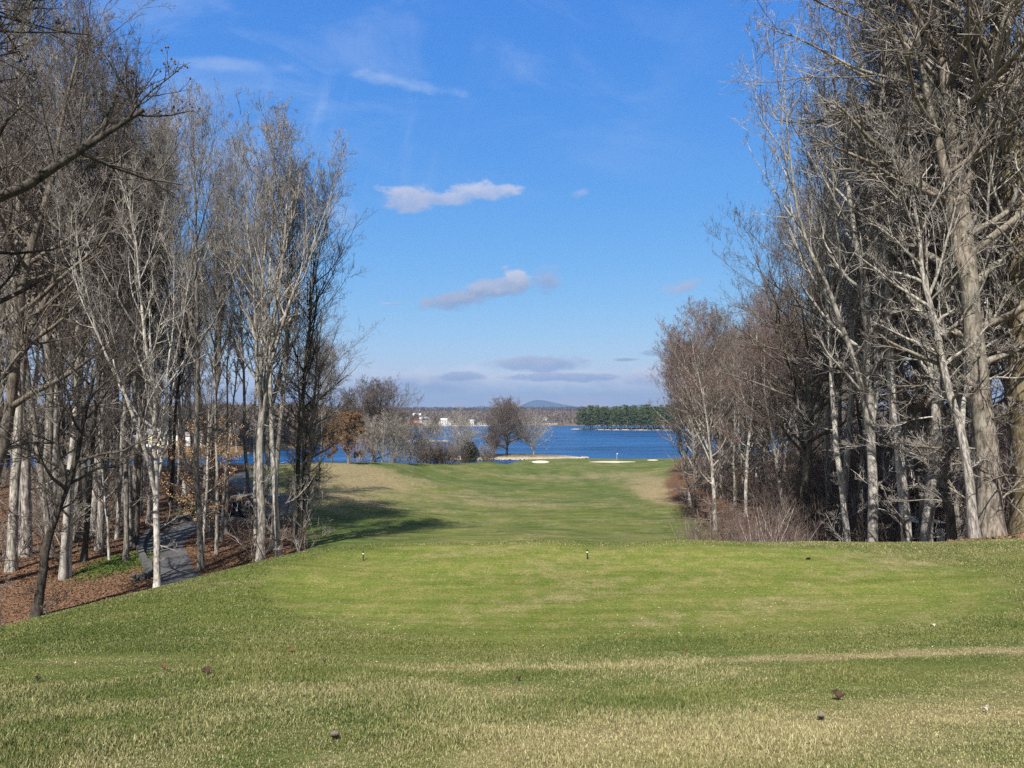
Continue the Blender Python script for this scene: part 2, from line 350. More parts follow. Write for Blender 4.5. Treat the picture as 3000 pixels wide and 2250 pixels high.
def dryness(X, Y):
    d = 0.30*vnoise(X, Y, 0.08, 21)+0.18
    kl = 8.7+0.12*X*0-0.02*X
    rough = 1-sst(Y, kl-0.5, kl+0.25)
    n = vnoise(X, Y, 0.9, 22)
    d = d*(1-rough)+rough*(0.25+0.8*(n-.45))
    d += rough*0.55*np.exp(-((Y-(3.4+0.50*X))/.8)**2)*sst(X, -0.8, 1.2) + rough*.40*np.exp(-((Y-(1.9+0.50*X))/.35)**2)*sst(X, .2, 2)
    d += .5*np.exp(-((Y-(kl-.15))/.30)**2)*(.35+.65*sst(X, -3, 2))
    d += (vnoise(X*.6+Y*.2, Y*1.6-X*.7, .55, 24)-.5)*.55
    d -= 0.25*np.exp(-((Y-10.1)/1.1)**2)
    for u, v, rx, ry, a in [(1000, 1410, 7, 9, .45), (1060, 1385, 8, 9, .3), (950, 1450, 5, 8, .45), (1930, 1410, 4, 28, .55), (1935, 1455, 2.5, 14, .7), (1100, 1478, 8, 3, .25), (1600, 1400, 25, 7, .2), (1300, 1450, 12, 5, .3), (1500, 1480, 14, 3, .25), (1700, 1350, 30, 8, .1), (1030, 1364, 12, 6, .35)]:
        d += a*gauss(X, Y, hit(u, v, 40), rx, ry)
    for u, v, rx, ry, a in [(750, 1880, 1.6, .5, .45), (1000, 1860, 1.2, .3, .3)]:
        d += a*gauss(X, Y, hit(u, v), rx, ry)
    return np.clip(d, 0, 1)
nx, ny = len(gx), len(gy)
idx = np.arange(nx*ny).reshape(ny, nx)
quads = np.stack([idx[:-1, :-1], idx[:-1, 1:], idx[1:, 1:], idx[1:, :-1]], -1).reshape(-1, 4)
fx, fy = GX.ravel(), GY.ravel()
att = np.c_[leafness(fx, fy), dryness(fx, fy), tee(fx, fy)]
m, t, b = material('turf_and_leaf_litter', 0.95, 0.08)
msk = t.n('ShaderNodeSeparateColor', {0: t.n('ShaderNodeAttribute', attribute_name='masks').outputs['Color']})
P = wpos(t)
n0 = t.noise(P, 0.05, 3); n1 = t.noise(P, 0.35, 4, 0.6); n2 = t.noise(P, 2.4, 5, 0.65); n3 = t.noise(P, 24, 4, 0.7)
n4 = t.noise(t.scale(P, (0.5, 2.0, 1)), 0.5, 5, 0.7)
g = t.mix(t.ramp(n1, 0.35, 0.65), (0.075, 0.110, 0.022), (0.130, 0.155, 0.034))
g = t.mix(t.m('MULTIPLY', t.ramp(n4, 0.42, 0.68), 0.75), g, (0.185, 0.175, 0.062))
g = t.mix(t.m('MULTIPLY', t.ramp(n0, 0.42, 0.6), 0.55), g, (0.055, 0.100, 0.022))
teec = t.mix(t.ramp(n2, 0.35, 0.68), (0.135, 0.170, 0.032), (0.21, 0.205, 0.060))
g = t.mix(msk.outputs[2], g, teec)
rot = t.n('ShaderNodeMapping', {'Vector': P, 'Rotation': (0, 0, .42), 'Scale': (.16, 1.5, 1)}).outputs[0]
stk = t.noise(rot, 1.0, 6, .72)
fl_ = t.noise(P, 5.5, 3, .6)
g = t.mix(1.0, g, t.mix(t.ramp(stk, .32, .68), (.70, .74, .66), (1.22, 1.18, 1.22)), 'MULTIPLY')
g = t.mix(t.m('MULTIPLY', t.ramp(fl_, .68, .74), t.ramp(n1, .5, .62)), g, (.36, .34, .22))
dry = t.mix(t.ramp(n2, 0.3, 0.7), (0.20, 0.155, 0.075), (0.33, 0.27, 0.15))
dm = t.ramp(t.m('ADD', msk.outputs[1], t.m('MULTIPLY', t.m('SUBTRACT', n2, 0.5), 0.7)), 0.25, 0.85)
g = t.mix(dm, g, dry)
g = t.mix(1.0, g, t.mix(t.ramp(n3, 0.3, 0.7), (0.55, 0.55, 0.55), (1.25, 1.25, 1.25)), 'MULTIPLY')
lf = t.mix(t.ramp(n3, 0.35, 0.65), (0.055, 0.030, 0.018), (0.20, 0.11, 0.06))
lf = t.mix(t.m('MULTIPLY', t.ramp(n1, 0.4, 0.65), 0.6), lf, (0.10, 0.06, 0.035))
lm = t.ramp(t.m('ADD', msk.outputs[0], t.m('MULTIPLY', t.m('SUBTRACT', n2, 0.5), 01.0)), 0.25, 0.9)
t.put(b.inputs['Base Color'], t.mix(lm, g, lf))
bump(t, b, t.m('ADD', t.m('MULTIPLY', n3, 0.6), n2), 0.5, 0.05)
ground = link('ground', npmesh('ground', np.c_[fx, fy, GZ.ravel()], quads, m, True, {'masks': att}))
tag(ground, 'mown golf turf falling from the tee into a valley, brown leaf litter under the trees', kind='structure')

# lake
m, t, b = material('lake_water', 0.3, 0.16)
P = wpos(t)
wv = t.m('ADD', t.noise(t.scale(P, (0.35, 1.0, 1)), 0.35, 5, 0.6), t.m('MULTIPLY', t.noise(t.scale(P, (.4, 1, 1)), 0.06, 4), 1.2))
bump(t, b, wv, 1.0, 1.8)
pt = t.noise(t.scale(P, (0.35, 1.4, 1)), 0.022, 6, 0.65)
t.put(b.inputs['Base Color'], t.mix(t.ramp(pt, 0.38, 0.62), (0.004, 0.034, 0.115), (0.014, 0.085, 0.23)))
b.inputs['IOR'].default_value = 1.33
lx = np.array([-15000, -3000, -600, 0, 600, 3000, 15000.]); ly = np.array([100, 250, 450, 1000, 1300.])
LX, LY = np.meshgrid(lx, ly); ii = np.arange(LX.size).reshape(LX.shape)
q = np.stack([ii[:-1, :-1], ii[:-1, 1:], ii[1:, 1:], ii[1:, :-1]], -1).reshape(-1, 4)
tag(link('lake_water', npmesh('lake_water', np.c_[LX.ravel(), LY.ravel(), np.zeros(LX.size)], q, m)), 'wide wind rippled deep blue lake beyond the golf course', kind='structure')

def mound(name, label, cx, cy, rx, ry, h, rim=(0.42, 0.36, 0.28), topc=(0.20, 0.17, 0.09), rag=0.12, seed=1, kind='structure', power=0.55):
    nr, na = 14, 72
    V = []; rr = np.linspace(0, 1.35, nr); aa = np.linspace(0, 2*PI, na, endpoint=False)
    for r_ in rr:
        for a in aa:
            wob = 1+rag*(vnoise(math.cos(a)*2+9, math.sin(a)*2+9, 1.3, seed)-.5)*2
            x = math.cos(a)*r_*rx*wob; y = math.sin(a)*r_*ry*wob
            z = h*max(0, 1-r_**2)**power if r_ <= 1 else -1.0-(r_-1)*8
            V.append((cx+x, cy+y, z if r_ < 1 else z+0.0))
    Fq = [(i*na+j, i*na+(j+1) % na, (i+1)*na+(j+1) % na, (i+1)*na+j) for i in range(nr-1) for j in range(na)]
    m, t, b = material(name+'_soil', 0.95, 0.05)
    P = wpos(t); z = t.n('ShaderNodeSeparateXYZ', {0: P}).outputs[2]
    f = t.ramp(t.m('ADD', z, t.m('MULTIPLY', t.noise(P, 0.5, 4), 0.6)), h*0.45+.2, h*0.75+.4)
    n = t.noise(P, 1.2, 5, .7)
    c1 = t.mix(t.ramp(n, .35, .65), tuple(x*.55 for x in rim), rim); c2 = t.mix(t.ramp(n, .35, .65), tuple(x*.7 for x in topc), topc)
    t.put(b.inputs['Base Color'], t.mix(f, c1, c2)); bump(t, b, n, .8, .3)
    o = link(name, npmesh(name, V, np.array(Fq), m, True)); tag(o, label, kind=kind)
    return lambda x, y: h*max(0, 1-(((x-cx)/rx)**2+((y-cy)/ry)**2))**power
pen_z = mound('peninsula', 'low tan grassy point with a stony rim reaching into the lake', 0, 304, 31, 11, 1.7)
spit_z = mound('sand_spit', 'narrow pale bank in the lake carrying one small tree', -56, 478, 16, 6, 1.0, seed=3)
isl_z = mound('island', 'long flat island with a pale sandy shore under tall pines', 198, 790, 131, 48, 1.8, (0.55, 0.47, 0.36), (0.14, 0.10, 0.06), seed=5)

# far shore, hills, mountains
def farz(X, Y):
    X = np.asarray(X, float); Y = np.asarray(Y, float)
    sh = 978 + 40*(vnoise(X, 0*X, 0.004, 31)-.5) - 0.02*np.abs(X) + np.where(X < -150, -(-150-X)*0.35, 0)
    d = Y-sh
    z = -3+3.8*sst(d, -8, 4) + 8*sst(d, 40, 300) + 13*sst(Y, 1300, 3300)*(0.6+0.8*vnoise(X, Y, 0.0012, 33)) + 5*sst(Y, 1200, 1800)*(vnoise(X, Y, 0.004, 35))
    return z
def tgrid(xs, ys, zf):
    X, Y = np.meshgrid(xs, ys); Z = zf(X, Y); i = np.arange(X.size).reshape(X.shape)
    q = np.stack([i[:-1, :-1], i[:-1, 1:], i[1:, 1:], i[1:, :-1]], -1).reshape(-1, 4)
    return np.c_[X.ravel(), Y.ravel(), Z.ravel()], q
def earth(name, a, b_, sc):
    m, t, b = material(name, 0.95, 0.05); n = t.noise(wpos(t), sc, 6, .7)
    t.put(b.inputs['Base Color'], t.mix(t.ramp(n, .35, .65), a, b_)); return m
V, q = tgrid(np.linspace(-3600, 3600, 160), np.r_[np.linspace(820, 1100, 60), np.geomspace(1110, 4500, 50)], farz)
tag(link('far_hills', npmesh('far_hills', V, q, earth('far_soil', (0.09, 0.07, 0.05), (0.22, 0.18, 0.13), 0.02), True)), 'low wooded hills behind the far shore of the lake', kind='structure')
def mtz(X, Y):
    z = np.zeros_like(X)
    for u, w_, h in [(1578, 52, 190), (1545, 40, 60), (1415, 26, 105), (1395, 30, 40), (1880, 62, 165), (1700, 140, 70), (1640, 60, 85), (1560, 300, 25), (2300, 200, 90), (900, 260, 60), (500, 150, 90), (2800, 200, 120)]:
        c = (u-1500)/F*12000; z = z + .68*h*np.exp(-((X-c)/(w_/F*12000*0.95))**2)*np.exp(-((Y-12000)/900)**2)
    return z + 25*np.exp(-((Y-12000)/1200)**2)*vnoise(X, Y, 0.0012, 41) - 4
V, q = tgrid(np.linspace(-10000, 10000, 340), np.linspace(9500, 14500, 40), mtz)
tag(link('mountains', npmesh('mountains', V, q, earth('mountain_soil', (0.02, 0.03, 0.03), (0.045, 0.055, 0.05), 0.002), True)), 'faint blue mountains on the horizon', kind='structure')

# ------------------------------------------------------------------ bare trees
def unit(a): return a/np.maximum(np.linalg.norm(a, axis=-1, keepdims=True), 1e-9)
def grow(rng, p0, d0, L, K, wob, up, r0, tip=0.3, pw=1.0):
    N = len(p0); P = np.empty((N, K+1, 3)); P[:, 0] = p0; d = unit(d0)
    for k in range(K):
        d = unit(d + rng.normal(0, wob, (N, 3)) + np.array([0, 0, up]))
        P[:, k+1] = P[:, k] + d*(L/K)[:, None]
    s = np.linspace(0, 1, K+1)
    return P, r0[:, None]*(1-(1-tip)*s[None, :]**pw)
def tubes(P, Rr, n, off=0):
    N, K1, _ = P.shape
    T = np.empty_like(P); T[:, 1:-1] = P[:, 2:]-P[:, :-2]; T[:, 0] = P[:, 1]-P[:, 0]; T[:, -1] = P[:, -1]-P[:, -2]
    T = unit(T)
    ref = np.where(np.abs(T[:, :1, 2:3]) > 0.9, np.array([1., 0, 0]), np.array([0, 0, 1.])); ref = np.broadcast_to(ref, T.shape)
    A = unit(np.cross(T, ref)); B = np.cross(T, A)
    a = np.arange(n)*2*PI/n
    V = P[:, :, None, :] + Rr[:, :, None, None]*(A[:, :, None, :]*np.cos(a)[None, None, :, None]+B[:, :, None, :]*np.sin(a)[None, None, :, None])
    idx = np.arange(N*K1*n).reshape(N, K1, n)+off
    nxt = np.roll(idx, -1, axis=2)
    q = np.stack([idx[:, :-1], nxt[:, :-1], nxt[:, 1:], idx[:, 1:]], -1).reshape(-1, 4)
    return V.reshape(-1, 3), q
def kids(rng, P, Rr, Lp, n, smin, smax, ang, lf, K, wob, up, rf, rmin, tip=0.35, bias=0.4, skew=1.0, endl=0.55):
    N, K1, _ = P.shape
    i = np.repeat(np.arange(N), n); s = smin+(smax-smin)*rng.rand(len(i))**skew
    f = s*(K1-1); j = np.minimum(f.astype(int), K1-2); w_ = (f-j)[:, None]
    p = P[i, j]*(1-w_)+P[i, j+1]*w_; tdir = unit(P[i, j+1]-P[i, j])
    r = Rr[i, j]*(1-w_[:, 0])+Rr[i, j+1]*w_[:, 0]
    rnd = rng.normal(0, 1, (len(i), 3)); rnd[:, 2] += bias
    perp = unit(rnd - (rnd*tdir).sum(-1, keepdims=True)*tdir)
    a = R(ang)*(0.7+0.6*rng.rand(len(i)))[:, None]
    d = tdir*np.cos(a)+perp*np.sin(a)
    L = Lp[i]*lf*(1-endl*(s-smin)/(smax-smin+1e-6))*(0.55+0.75*rng.rand(len(i)))
    r0 = np.maximum(np.minimum(r*rf, L*0.02+0.004), rmin)
    Pc, Rc = grow(rng, p, d, L, K, wob, up, r0, tip)
    return Pc, Rc, L
def mesh_parts(name, parts, mats, extra=None):
    """parts: list of (V, F, material index)"""
    Vs, Fs, mi, off = [], [], [], 0
    for V, Fq, k in parts:
        Vs.append(V); Fs.append(Fq+off); mi.append(np.full(len(Fq), k, np.int32)); off += len(V)
    quad = [i for i, f in enumerate(Fs) if f.shape[1] == 4]; tri = [i for i, f in enumerate(Fs) if f.shape[1] == 3]
    o = quad+tri
    me = npmesh(name, np.concatenate(Vs), [Fs[i] for i in o], None, True)
    for mm in mats: me.materials.append(mm)
    me.polygons.foreach_set('material_index', np.concatenate([mi[i] for i in o]))
    return me
def leafcards(rng, C, size, flat=0.0):
    """small folded leaves (two triangles each) round the points C"""
    n = len(C); a = unit(rng.normal(0, 1, (n, 3))*np.array([1, 1, 1-flat])); b_ = unit(np.cross(a, rng.normal(0, 1, (n, 3))+np.array([0, 0, 3*flat])))
    if flat: b_ = unit(np.cross(a, np.array([0, 0, 1.])+rng.normal(0, .5*(1.2-flat), (n, 3))))
    c = np.cross(a, b_); s = (size*(0.6+0.8*rng.rand(n)))[:, None]
    v0 = C-a*s*.5; v1 = C+b_*s*.32+c*s*.12; v2 = C+a*s*.5; v3 = C-b_*s*.32+c*s*.12
    V = np.stack([v0, v1, v2, v3], 1).reshape(-1, 3); k = np.arange(n)[:, None]*4
    F3 = np.concatenate([k+np.array([[0, 1, 2]]), k+np.array([[0, 2, 3]])])
    return V, F3

PROTO = {}
def make_tree(key, seed, H=26, r0=.32, cs=.35, lead=1, n1=34, l1=.26, a1=50, up1=.10, n2=9, n3=6, n4=3, wob0=.035, fork=(.3, .5), forka=14,
              tm='grey_bark', cm=('grey_bark', 'grey_twig'), rt=.007, leaves=None, buds=0, low=0, prof='tall', spread=1.0, dead=0, sides=3):
    rng = np.random.RandomState(seed)
    K0 = 26
    P, Rr = grow(rng, np.zeros((1, 3)), np.array([[rng.normal(0, .03), rng.normal(0, .03), 1.]]), np.array([H*1.0]), K0, wob0, .10, np.array([r0]), .05, 1.25)
    z = P[0, :, 2]; Rr[0] *= 1+.35*np.exp(-z/(r0*1.6))
    axes = [(P, Rr, np.array([H*1.0]))]
    for k in range(lead-1):
        s = rng.uniform(*fork); f = s*K0; j = int(f); a = rng.uniform(0, 2*PI)
        d = unit(P[0, j+1]-P[0, j])+np.array([math.cos(a), math.sin(a), 0])*math.tan(R(forka)*rng.uniform(.7, 1.4))
        L = H*(1-s)*rng.uniform(.8, .98)
        Pk, Rk = grow(rng, P[:, j], d[None], np.array([L]), 18, wob0*1.2, .07*spread, Rr[:, j]*rng.uniform(.6, .8), .06, .9)
        axes.append((Pk, Rk, np.array([L])))
    tparts = []
    for a_, (p, r, L) in enumerate(axes):
        # finer rings with bumps
        pp = p[0]; K1 = len(pp); s = np.linspace(0, K1-1, (K1-1)*3+1); j = np.minimum(s.astype(int), K1-2); w_ = (s-j)[:, None]
        q = pp[j]*(1-w_)+pp[j+1]*w_; rr = r[0][j]*(1-w_[:, 0])+r[0][j+1]*w_[:, 0]
        if a_ == 0: q = np.r_[[q[0]-np.array([0, 0, 1.2])], q]; rr = np.r_[rr[0]*1.35, rr]
        ns = 12
        V, Fq = tubes(q[None], rr[None], ns)
        V = V.reshape(-1, ns, 3); cen = q[:, None, :]; bm = 1+.10*(rng.rand(len(q), ns)-.5)+.09*np.sin(np.arange(ns)*2*PI/ns*3+rng.rand()*6+q[:, 2:3]*.25)*np.exp(-q[:, 2:3]/4)
        V = (cen+(V-cen)*bm[:, :, None]).reshape(-1, 3)
        tparts.append((V, Fq, 0))
    trunk = mesh_parts('trunk', tparts, [M[tm]])
    cparts = []; off = []
    limbs = []
    for a_, (p, r, L) in enumerate(axes):
        n = max(6, int(n1*(1 if a_ == 0 else .6)/(1+.35*(lead-1))))
        s0 = cs if a_ == 0 else .12
        i = np.zeros(n, int); s = s0+(.985-s0)*((np.arange(n)+rng.rand(n))/n)**.9
        f = s*(p.shape[1]-1); j = np.minimum(f.astype(int), p.shape[1]-2); w_ = (f-j)[:, None]
        q = p[0, j]*(1-w_)+p[0, j+1]*w_; td = unit(p[0, j+1]-p[0, j]); rr = r[0, j]*(1-w_[:, 0])+r[0, j+1]*w_[:, 0]
        az = np.arange(n)*2.4+rng.normal(0, .5, n)+a_*1.3; t_ = (s-s0)/(1-s0)
        if prof == 'tall': pf = .42+.62*np.sin(PI*np.clip(t_, 0, 1)**.85)
        elif prof == 'round': pf = 1.15*np.sqrt(np.clip(1.02-t_**2, 0.03, 1))
        else: pf = (.9-.35*t_)
        ang = R(a1)*(1.15-.65*t_)*rng.uniform(.8, 1.2, n)
        per = np.c_[np.cos(az), np.sin(az), np.zeros(n)]
        d = td*np.cos(ang)[:, None]+per*np.sin(ang)[:, None]
        Ll = H*l1*pf*rng.uniform(.65, 1.25, n)
        Pl, Rl = grow(rng, q, d, Ll, 9, .10, up1, np.maximum(np.minimum(rr*.66, Ll*.027+.012), .017), .22)
        limbs.append((Pl, Rl, Ll))
    if low:   # short dead or low branches on the stem
        p, r, L = axes[0]; n = low
        s = rng.uniform(.06, cs+.1, n); f = s*K0; j = f.astype(int); az = rng.rand(n)*6.3
        d = np.c_[np.cos(az), np.sin(az), rng.uniform(-.25, .5, n)]
        Ll = H*rng.uniform(.03, .14, n); Pl, Rl = grow(rng, p[0, j], d, Ll, 9, .13, .02, Ll*.011+.008, .25)
        limbs.append((Pl, Rl, Ll))
    P1 = np.concatenate([x[0] for x in limbs]); R1 = np.concatenate([x[1] for x in limbs]); L1 = np.concatenate([x[2] for x in limbs])
    P2, R2, L2 = kids(rng, P1, R1, L1, n2, .15, 1.0, 42, .48, 6, .13, up1*.9, .6, rt*1.5)
    P3, R3, L3 = kids(rng, P2, R2, L2, n3, .12, 1.0, 42, .50, 4, .15, up1*.8, .65, rt*1.05)
    P4, R4, L4 = kids(rng, P3, R3, L3, n4, .15, 1.0, 40, .62, 2, .16, .08, .8, rt, .6)
    for (p, r, ns, mi) in ((P1, R1, 6, 0), (P2, R2, 4, 0), (P3, R3, sides, 1), (P4, R4, sides, 1)):
        V, Fq = tubes(p, r, ns); cparts.append((V, Fq, mi))
    if buds:
        e = P4[:, -1][rng.rand(len(P4)) < buds]; s = .028
        o6 = np.array([[1, 0, 0], [0, 1, 0], [-1, 0, 0], [0, -1, 0], [0, 0, 2.2], [0, 0, -1]])*s
        V = (e[:, None, :]+o6[None]).reshape(-1, 3); k = np.arange(len(e))[:, None]*6
        F3 = np.concatenate([k+np.array([[a, (a+1) % 4, c]]) for a in range(4) for c in (4, 5)])
        cparts.append((V, F3, 1))
    crown = mesh_parts('crown', cparts, [M[cm[0]], M[cm[1]]])
    lm = None
    if leaves:
        frac, size, zmax, mat_ = leaves
        C = np.concatenate([P4[:, -1], P4[:, 1], P3[:, -1]]); C = C[(rng.rand(len(C)) < frac) & (C[:, 2] < zmax)]
        C = np.concatenate([C+rng.normal(0, size*.7, C.shape) for _ in range(3)])
        V, F3 = leafcards(rng, C, size); lm = npmesh('leaves', V, F3, M[mat_])
    PROTO[key] = (trunk, crown, lm, H)

make_tree('poplar', 11, 27, .20, .40, 4, 46, .19, 36, .13, 8, 5, 3, low=3, fork=(.5, .8), forka=18)
make_tree('poplar_two', 12, 26, .24, .34, 4, 44, .20, 38, .12, 8, 5, 3, low=4)
make_tree('forest', 13, 25, .18, .38, 4, 46, .19, 38, .12, 8, 5, 3, cm=('grey_bark', 'grey_twig'), low=5, fork=(.45, .75), forka=20)
make_tree('thin', 44, 22, .12, .50, 1, 30, .13, 42, .12, 8, 6, 3, tm='grey_bark', cm=('grey_bark', 'grey_twig'), low=2, wob0=.03)
make_tree('lean_pale', 45, 15, .20, .30, 3, 34, .28, 62, .04, 8, 6, 3, tm='grey_bark', cm=('grey_bark', 'grey_twig'), wob0=.08, fork=(.25, .45), forka=28, low=6)
make_tree('dark', 14, 24, .17, .36, 3, 42, .19, 40, .12, 8, 5, 3, tm='dark_bark', cm=('dark_bark', 'dark_twig'), low=6, fork=(.45, .75), forka=20)
make_tree('sycamore', 15, 22, .19, .26, 3, 36, .22, 42, .11, 8, 5, 3, tm='pale_bark', cm=('pale_bark', 'grey_twig'), fork=(.22, .36), forka=16, wob0=.05, low=8)
make_tree('slim', 16, 23, .13, .40, 3, 38, .17, 36, .13, 8, 5, 3, tm='pale_bark', cm=('grey_bark', 'grey_twig'), wob0=.03, low=8, fork=(.5, .78), forka=18)
make_tree('wide', 17, 26, .27, .20, 4, 54, .27, 60, .06, 9, 6, 3, tm='umber_bark', cm=('umber_bark', 'brown_twig'), fork=(.2, .45), forka=20, low=14, wob0=.05)
make_tree('maple', 18, 20, .18, .16, 3, 54, .25, 50, .10, 9, 7, 4, tm='pale_bark', cm=('grey_bark', 'red_twig'), fork=(.15, .4), forka=18, low=12)
make_tree('maple_brown', 19, 20, .16, .12, 2, 54, .25, 52, .11, 9, 7, 4, tm='grey_bark', cm=('grey_bark', 'brown_twig'), low=14)
make_tree('beech', 20, 15, .13, .10, 1, 34, .24, 66, .03, 8, 6, 3, tm='pale_bark', cm=('grey_bark', 'brown_twig'), leaves=(.20, .12, 11, 'tan_leaf'))
make_tree('sapling', 21, 9, .07, .25, 1, 26, .28, 50, .08, 6, 5, 3, tm='pale_bark', cm=('grey_bark', 'grey_twig'), wob0=.06, rt=.006)
make_tree('lean', 22, 15, .20, .28, 3, 34, .26, 60, .05, 8, 6, 3, tm='dark_bark', cm=('dark_bark', 'dark_twig'), wob0=.07, fork=(.28, .45), forka=28, low=8)
make_tree('giant', 23, 30, .50, .22, 2, 50, .20, 55, .08, 9, 6, 3, tm='gold_bark', cm=('grey_bark', 'grey_twig'), fork=(.4, .5), forka=12, low=6, wob0=.02)
make_tree('big', 43, 30, .36, .16, 4, 60, .25, 60, .05, 10, 7, 3, tm='umber_bark', cm=('umber_bark', 'grey_twig'), fork=(.22, .5), forka=13, low=10, wob0=.03)
make_tree('near', 24, 24, .42, .14, 3, 54, .38, 66, .05, 10, 7, 4, tm='dark_bark', cm=('dark_bark', 'dark_twig'), fork=(.3, .5), forka=20, low=5, buds=.5, rt=.006)
make_tree('round', 25, 20, .32, .08, 4, 80, .44, 62, .07, 10, 7, 4, fork=(.14, .3), forka=24, prof='round', tm='dark_bark', cm=('brown_bark', 'brown_twig'), rt=.012, wob0=.05)
make_tree('vase', 26, 16, .26, .12, 6, 60, .48, 52, .03, 9, 6, 3, fork=(.10, .22), forka=38, prof='round', tm='pale_bark', cm=('pale_bark', 'grey_twig'), rt=.013, wob0=.06)
make_tree('orchard', 27, 9, .12, .08, 5, 44, .46, 54, .04, 8, 6, 3, fork=(.06, .2), forka=34, prof='round', tm='grey_bark', cm=('grey_bark', 'grey_twig'), rt=.010)
make_tree('leafy', 28, 12, .18, .06, 2, 44, .24, 55, .08, 8, 6, 4, tm='brown_bark', cm=('brown_bark', 'brown_twig'), prof='round', leaves=(.35, .17, 9, 'rust_leaf'), rt=.012)
make_tree('far', 29, 19, .25, .12, 3, 44, .30, 56, .08, 7, 6, 2, tm='grey_bark', cm=('brown_bark', 'brown_twig'), rt=.03, sides=3)
def make_shrub(key, seed, H, n, spread, tm, tw, rt=.007, leaves=None, k2=8, k3=5):
    rng = np.random.RandomState(seed)
    az = rng.rand(n)*6.3; rad = H*spread*.25*rng.rand(n)**.5
    p = np.c_[np.cos(az)*rad, np.sin(az)*rad, np.full(n, -.3)]; tilt = rng.uniform(.05, .75, n)*spread
    d = np.c_[np.cos(az)*tilt, np.sin(az)*tilt, np.ones(n)]
    L = H*rng.uniform(.6, 1.15, n)
    P1, R1 = grow(rng, p, d, L, 8, .09, .02, L*.007+.006, .25)
    P2, R2, L2 = kids(rng, P1, R1, L, k2, .12, 1., 42, .42, 5, .14, .05, .6, rt*1.2)
    P3, R3, L3 = kids(rng, P2, R2, L2, k3, .1, 1., 42, .55, 3, .15, .04, .7, rt, .5)
    V1, F1 = tubes(P1, R1, 5); V2, F2 = tubes(P2, R2, 3); V3, F3 = tubes(P3, R3, 3)
    stem = mesh_parts('stems', [(V1, F1, 0)], [M[tm]]); tw_ = mesh_parts('twigs', [(V2, F2, 0), (V3, F3, 0)], [M[tw]])
    lm = None
    if leaves:
        frac, size, mt = leaves; C = np.concatenate([P3[:, -1], P3[:, 1], P2[:, -1]]); C = C[rng.rand(len(C)) < frac]
        V, Ft = leafcards(rng, C+rng.normal(0, size*.5, C.shape), size); lm = npmesh('leaves', V, Ft, M[mt])
    PROTO[key] = (stem, tw_, lm, H)
make_shrub('thicket', 31, 5.0, 26, 1.0, 'brown_bark', 'brown_twig')
make_shrub('thicket_red', 32, 6.5, 26, .9, 'grey_bark', 'red_twig')
make_shrub('thicket_leafy', 33, 4.0, 22, 1.2, 'brown_bark', 'brown_twig', leaves=(.10, .09, 'rust_leaf'))
make_shrub('understory', 34, 4.5, 7, 1.4, 'dark_bark', 'grey_twig', k2=8, k3=5)
make_shrub('hedge', 35, 4.2, 34, 1.1, 'brown_bark', 'brown_twig', rt=.018, leaves=(.08, .16, 'rust_leaf'))
make_shrub('hedge_grey', 36, 5.5, 16, 1.2, 'grey_bark', 'grey_twig', rt=.016)

rs = random.Random(5)
PN = {'shrub': ('stems', 'twigs', 'leaves'), 'tree': ('trunk', 'crown', 'leaves')}
def plant(key, x, y, H, label, cat='tree', name='bare_tree', group=None, rz=None, z=None, lean=(0, 0), wide=1.0, z_off=0.0):
    tr, cr, lf, H0 = PROTO[key]
    zz = g1(x, y) if z is None else z
    e = empty(name, (x, y, zz+z_off), rs.uniform(0, 6.28) if rz is None else rz)
    s = H/H0; e.scale = (s*wide, s*wide, s)
    if lean != (0, 0):
        e.rotation_mode = 'XYZ'; q = Matrix.Rotation(R(lean[0]), 4, 'Y') @ Matrix.Rotation(R(lean[1]), 4, 'X') @ Matrix.Rotation(e.rotation_euler.z, 4, 'Z')
        e.rotation_euler = q.to_euler()
    tag(e, label, cat, group)
    nm = PN['shrub' if cat == 'shrub' else 'tree']
    link(nm[0], tr, e); link(nm[1], cr, e)
    if lf: link(nm[2], lf, e)
    return e
def ux(u, d): return ray(u, 1205)[0]*d

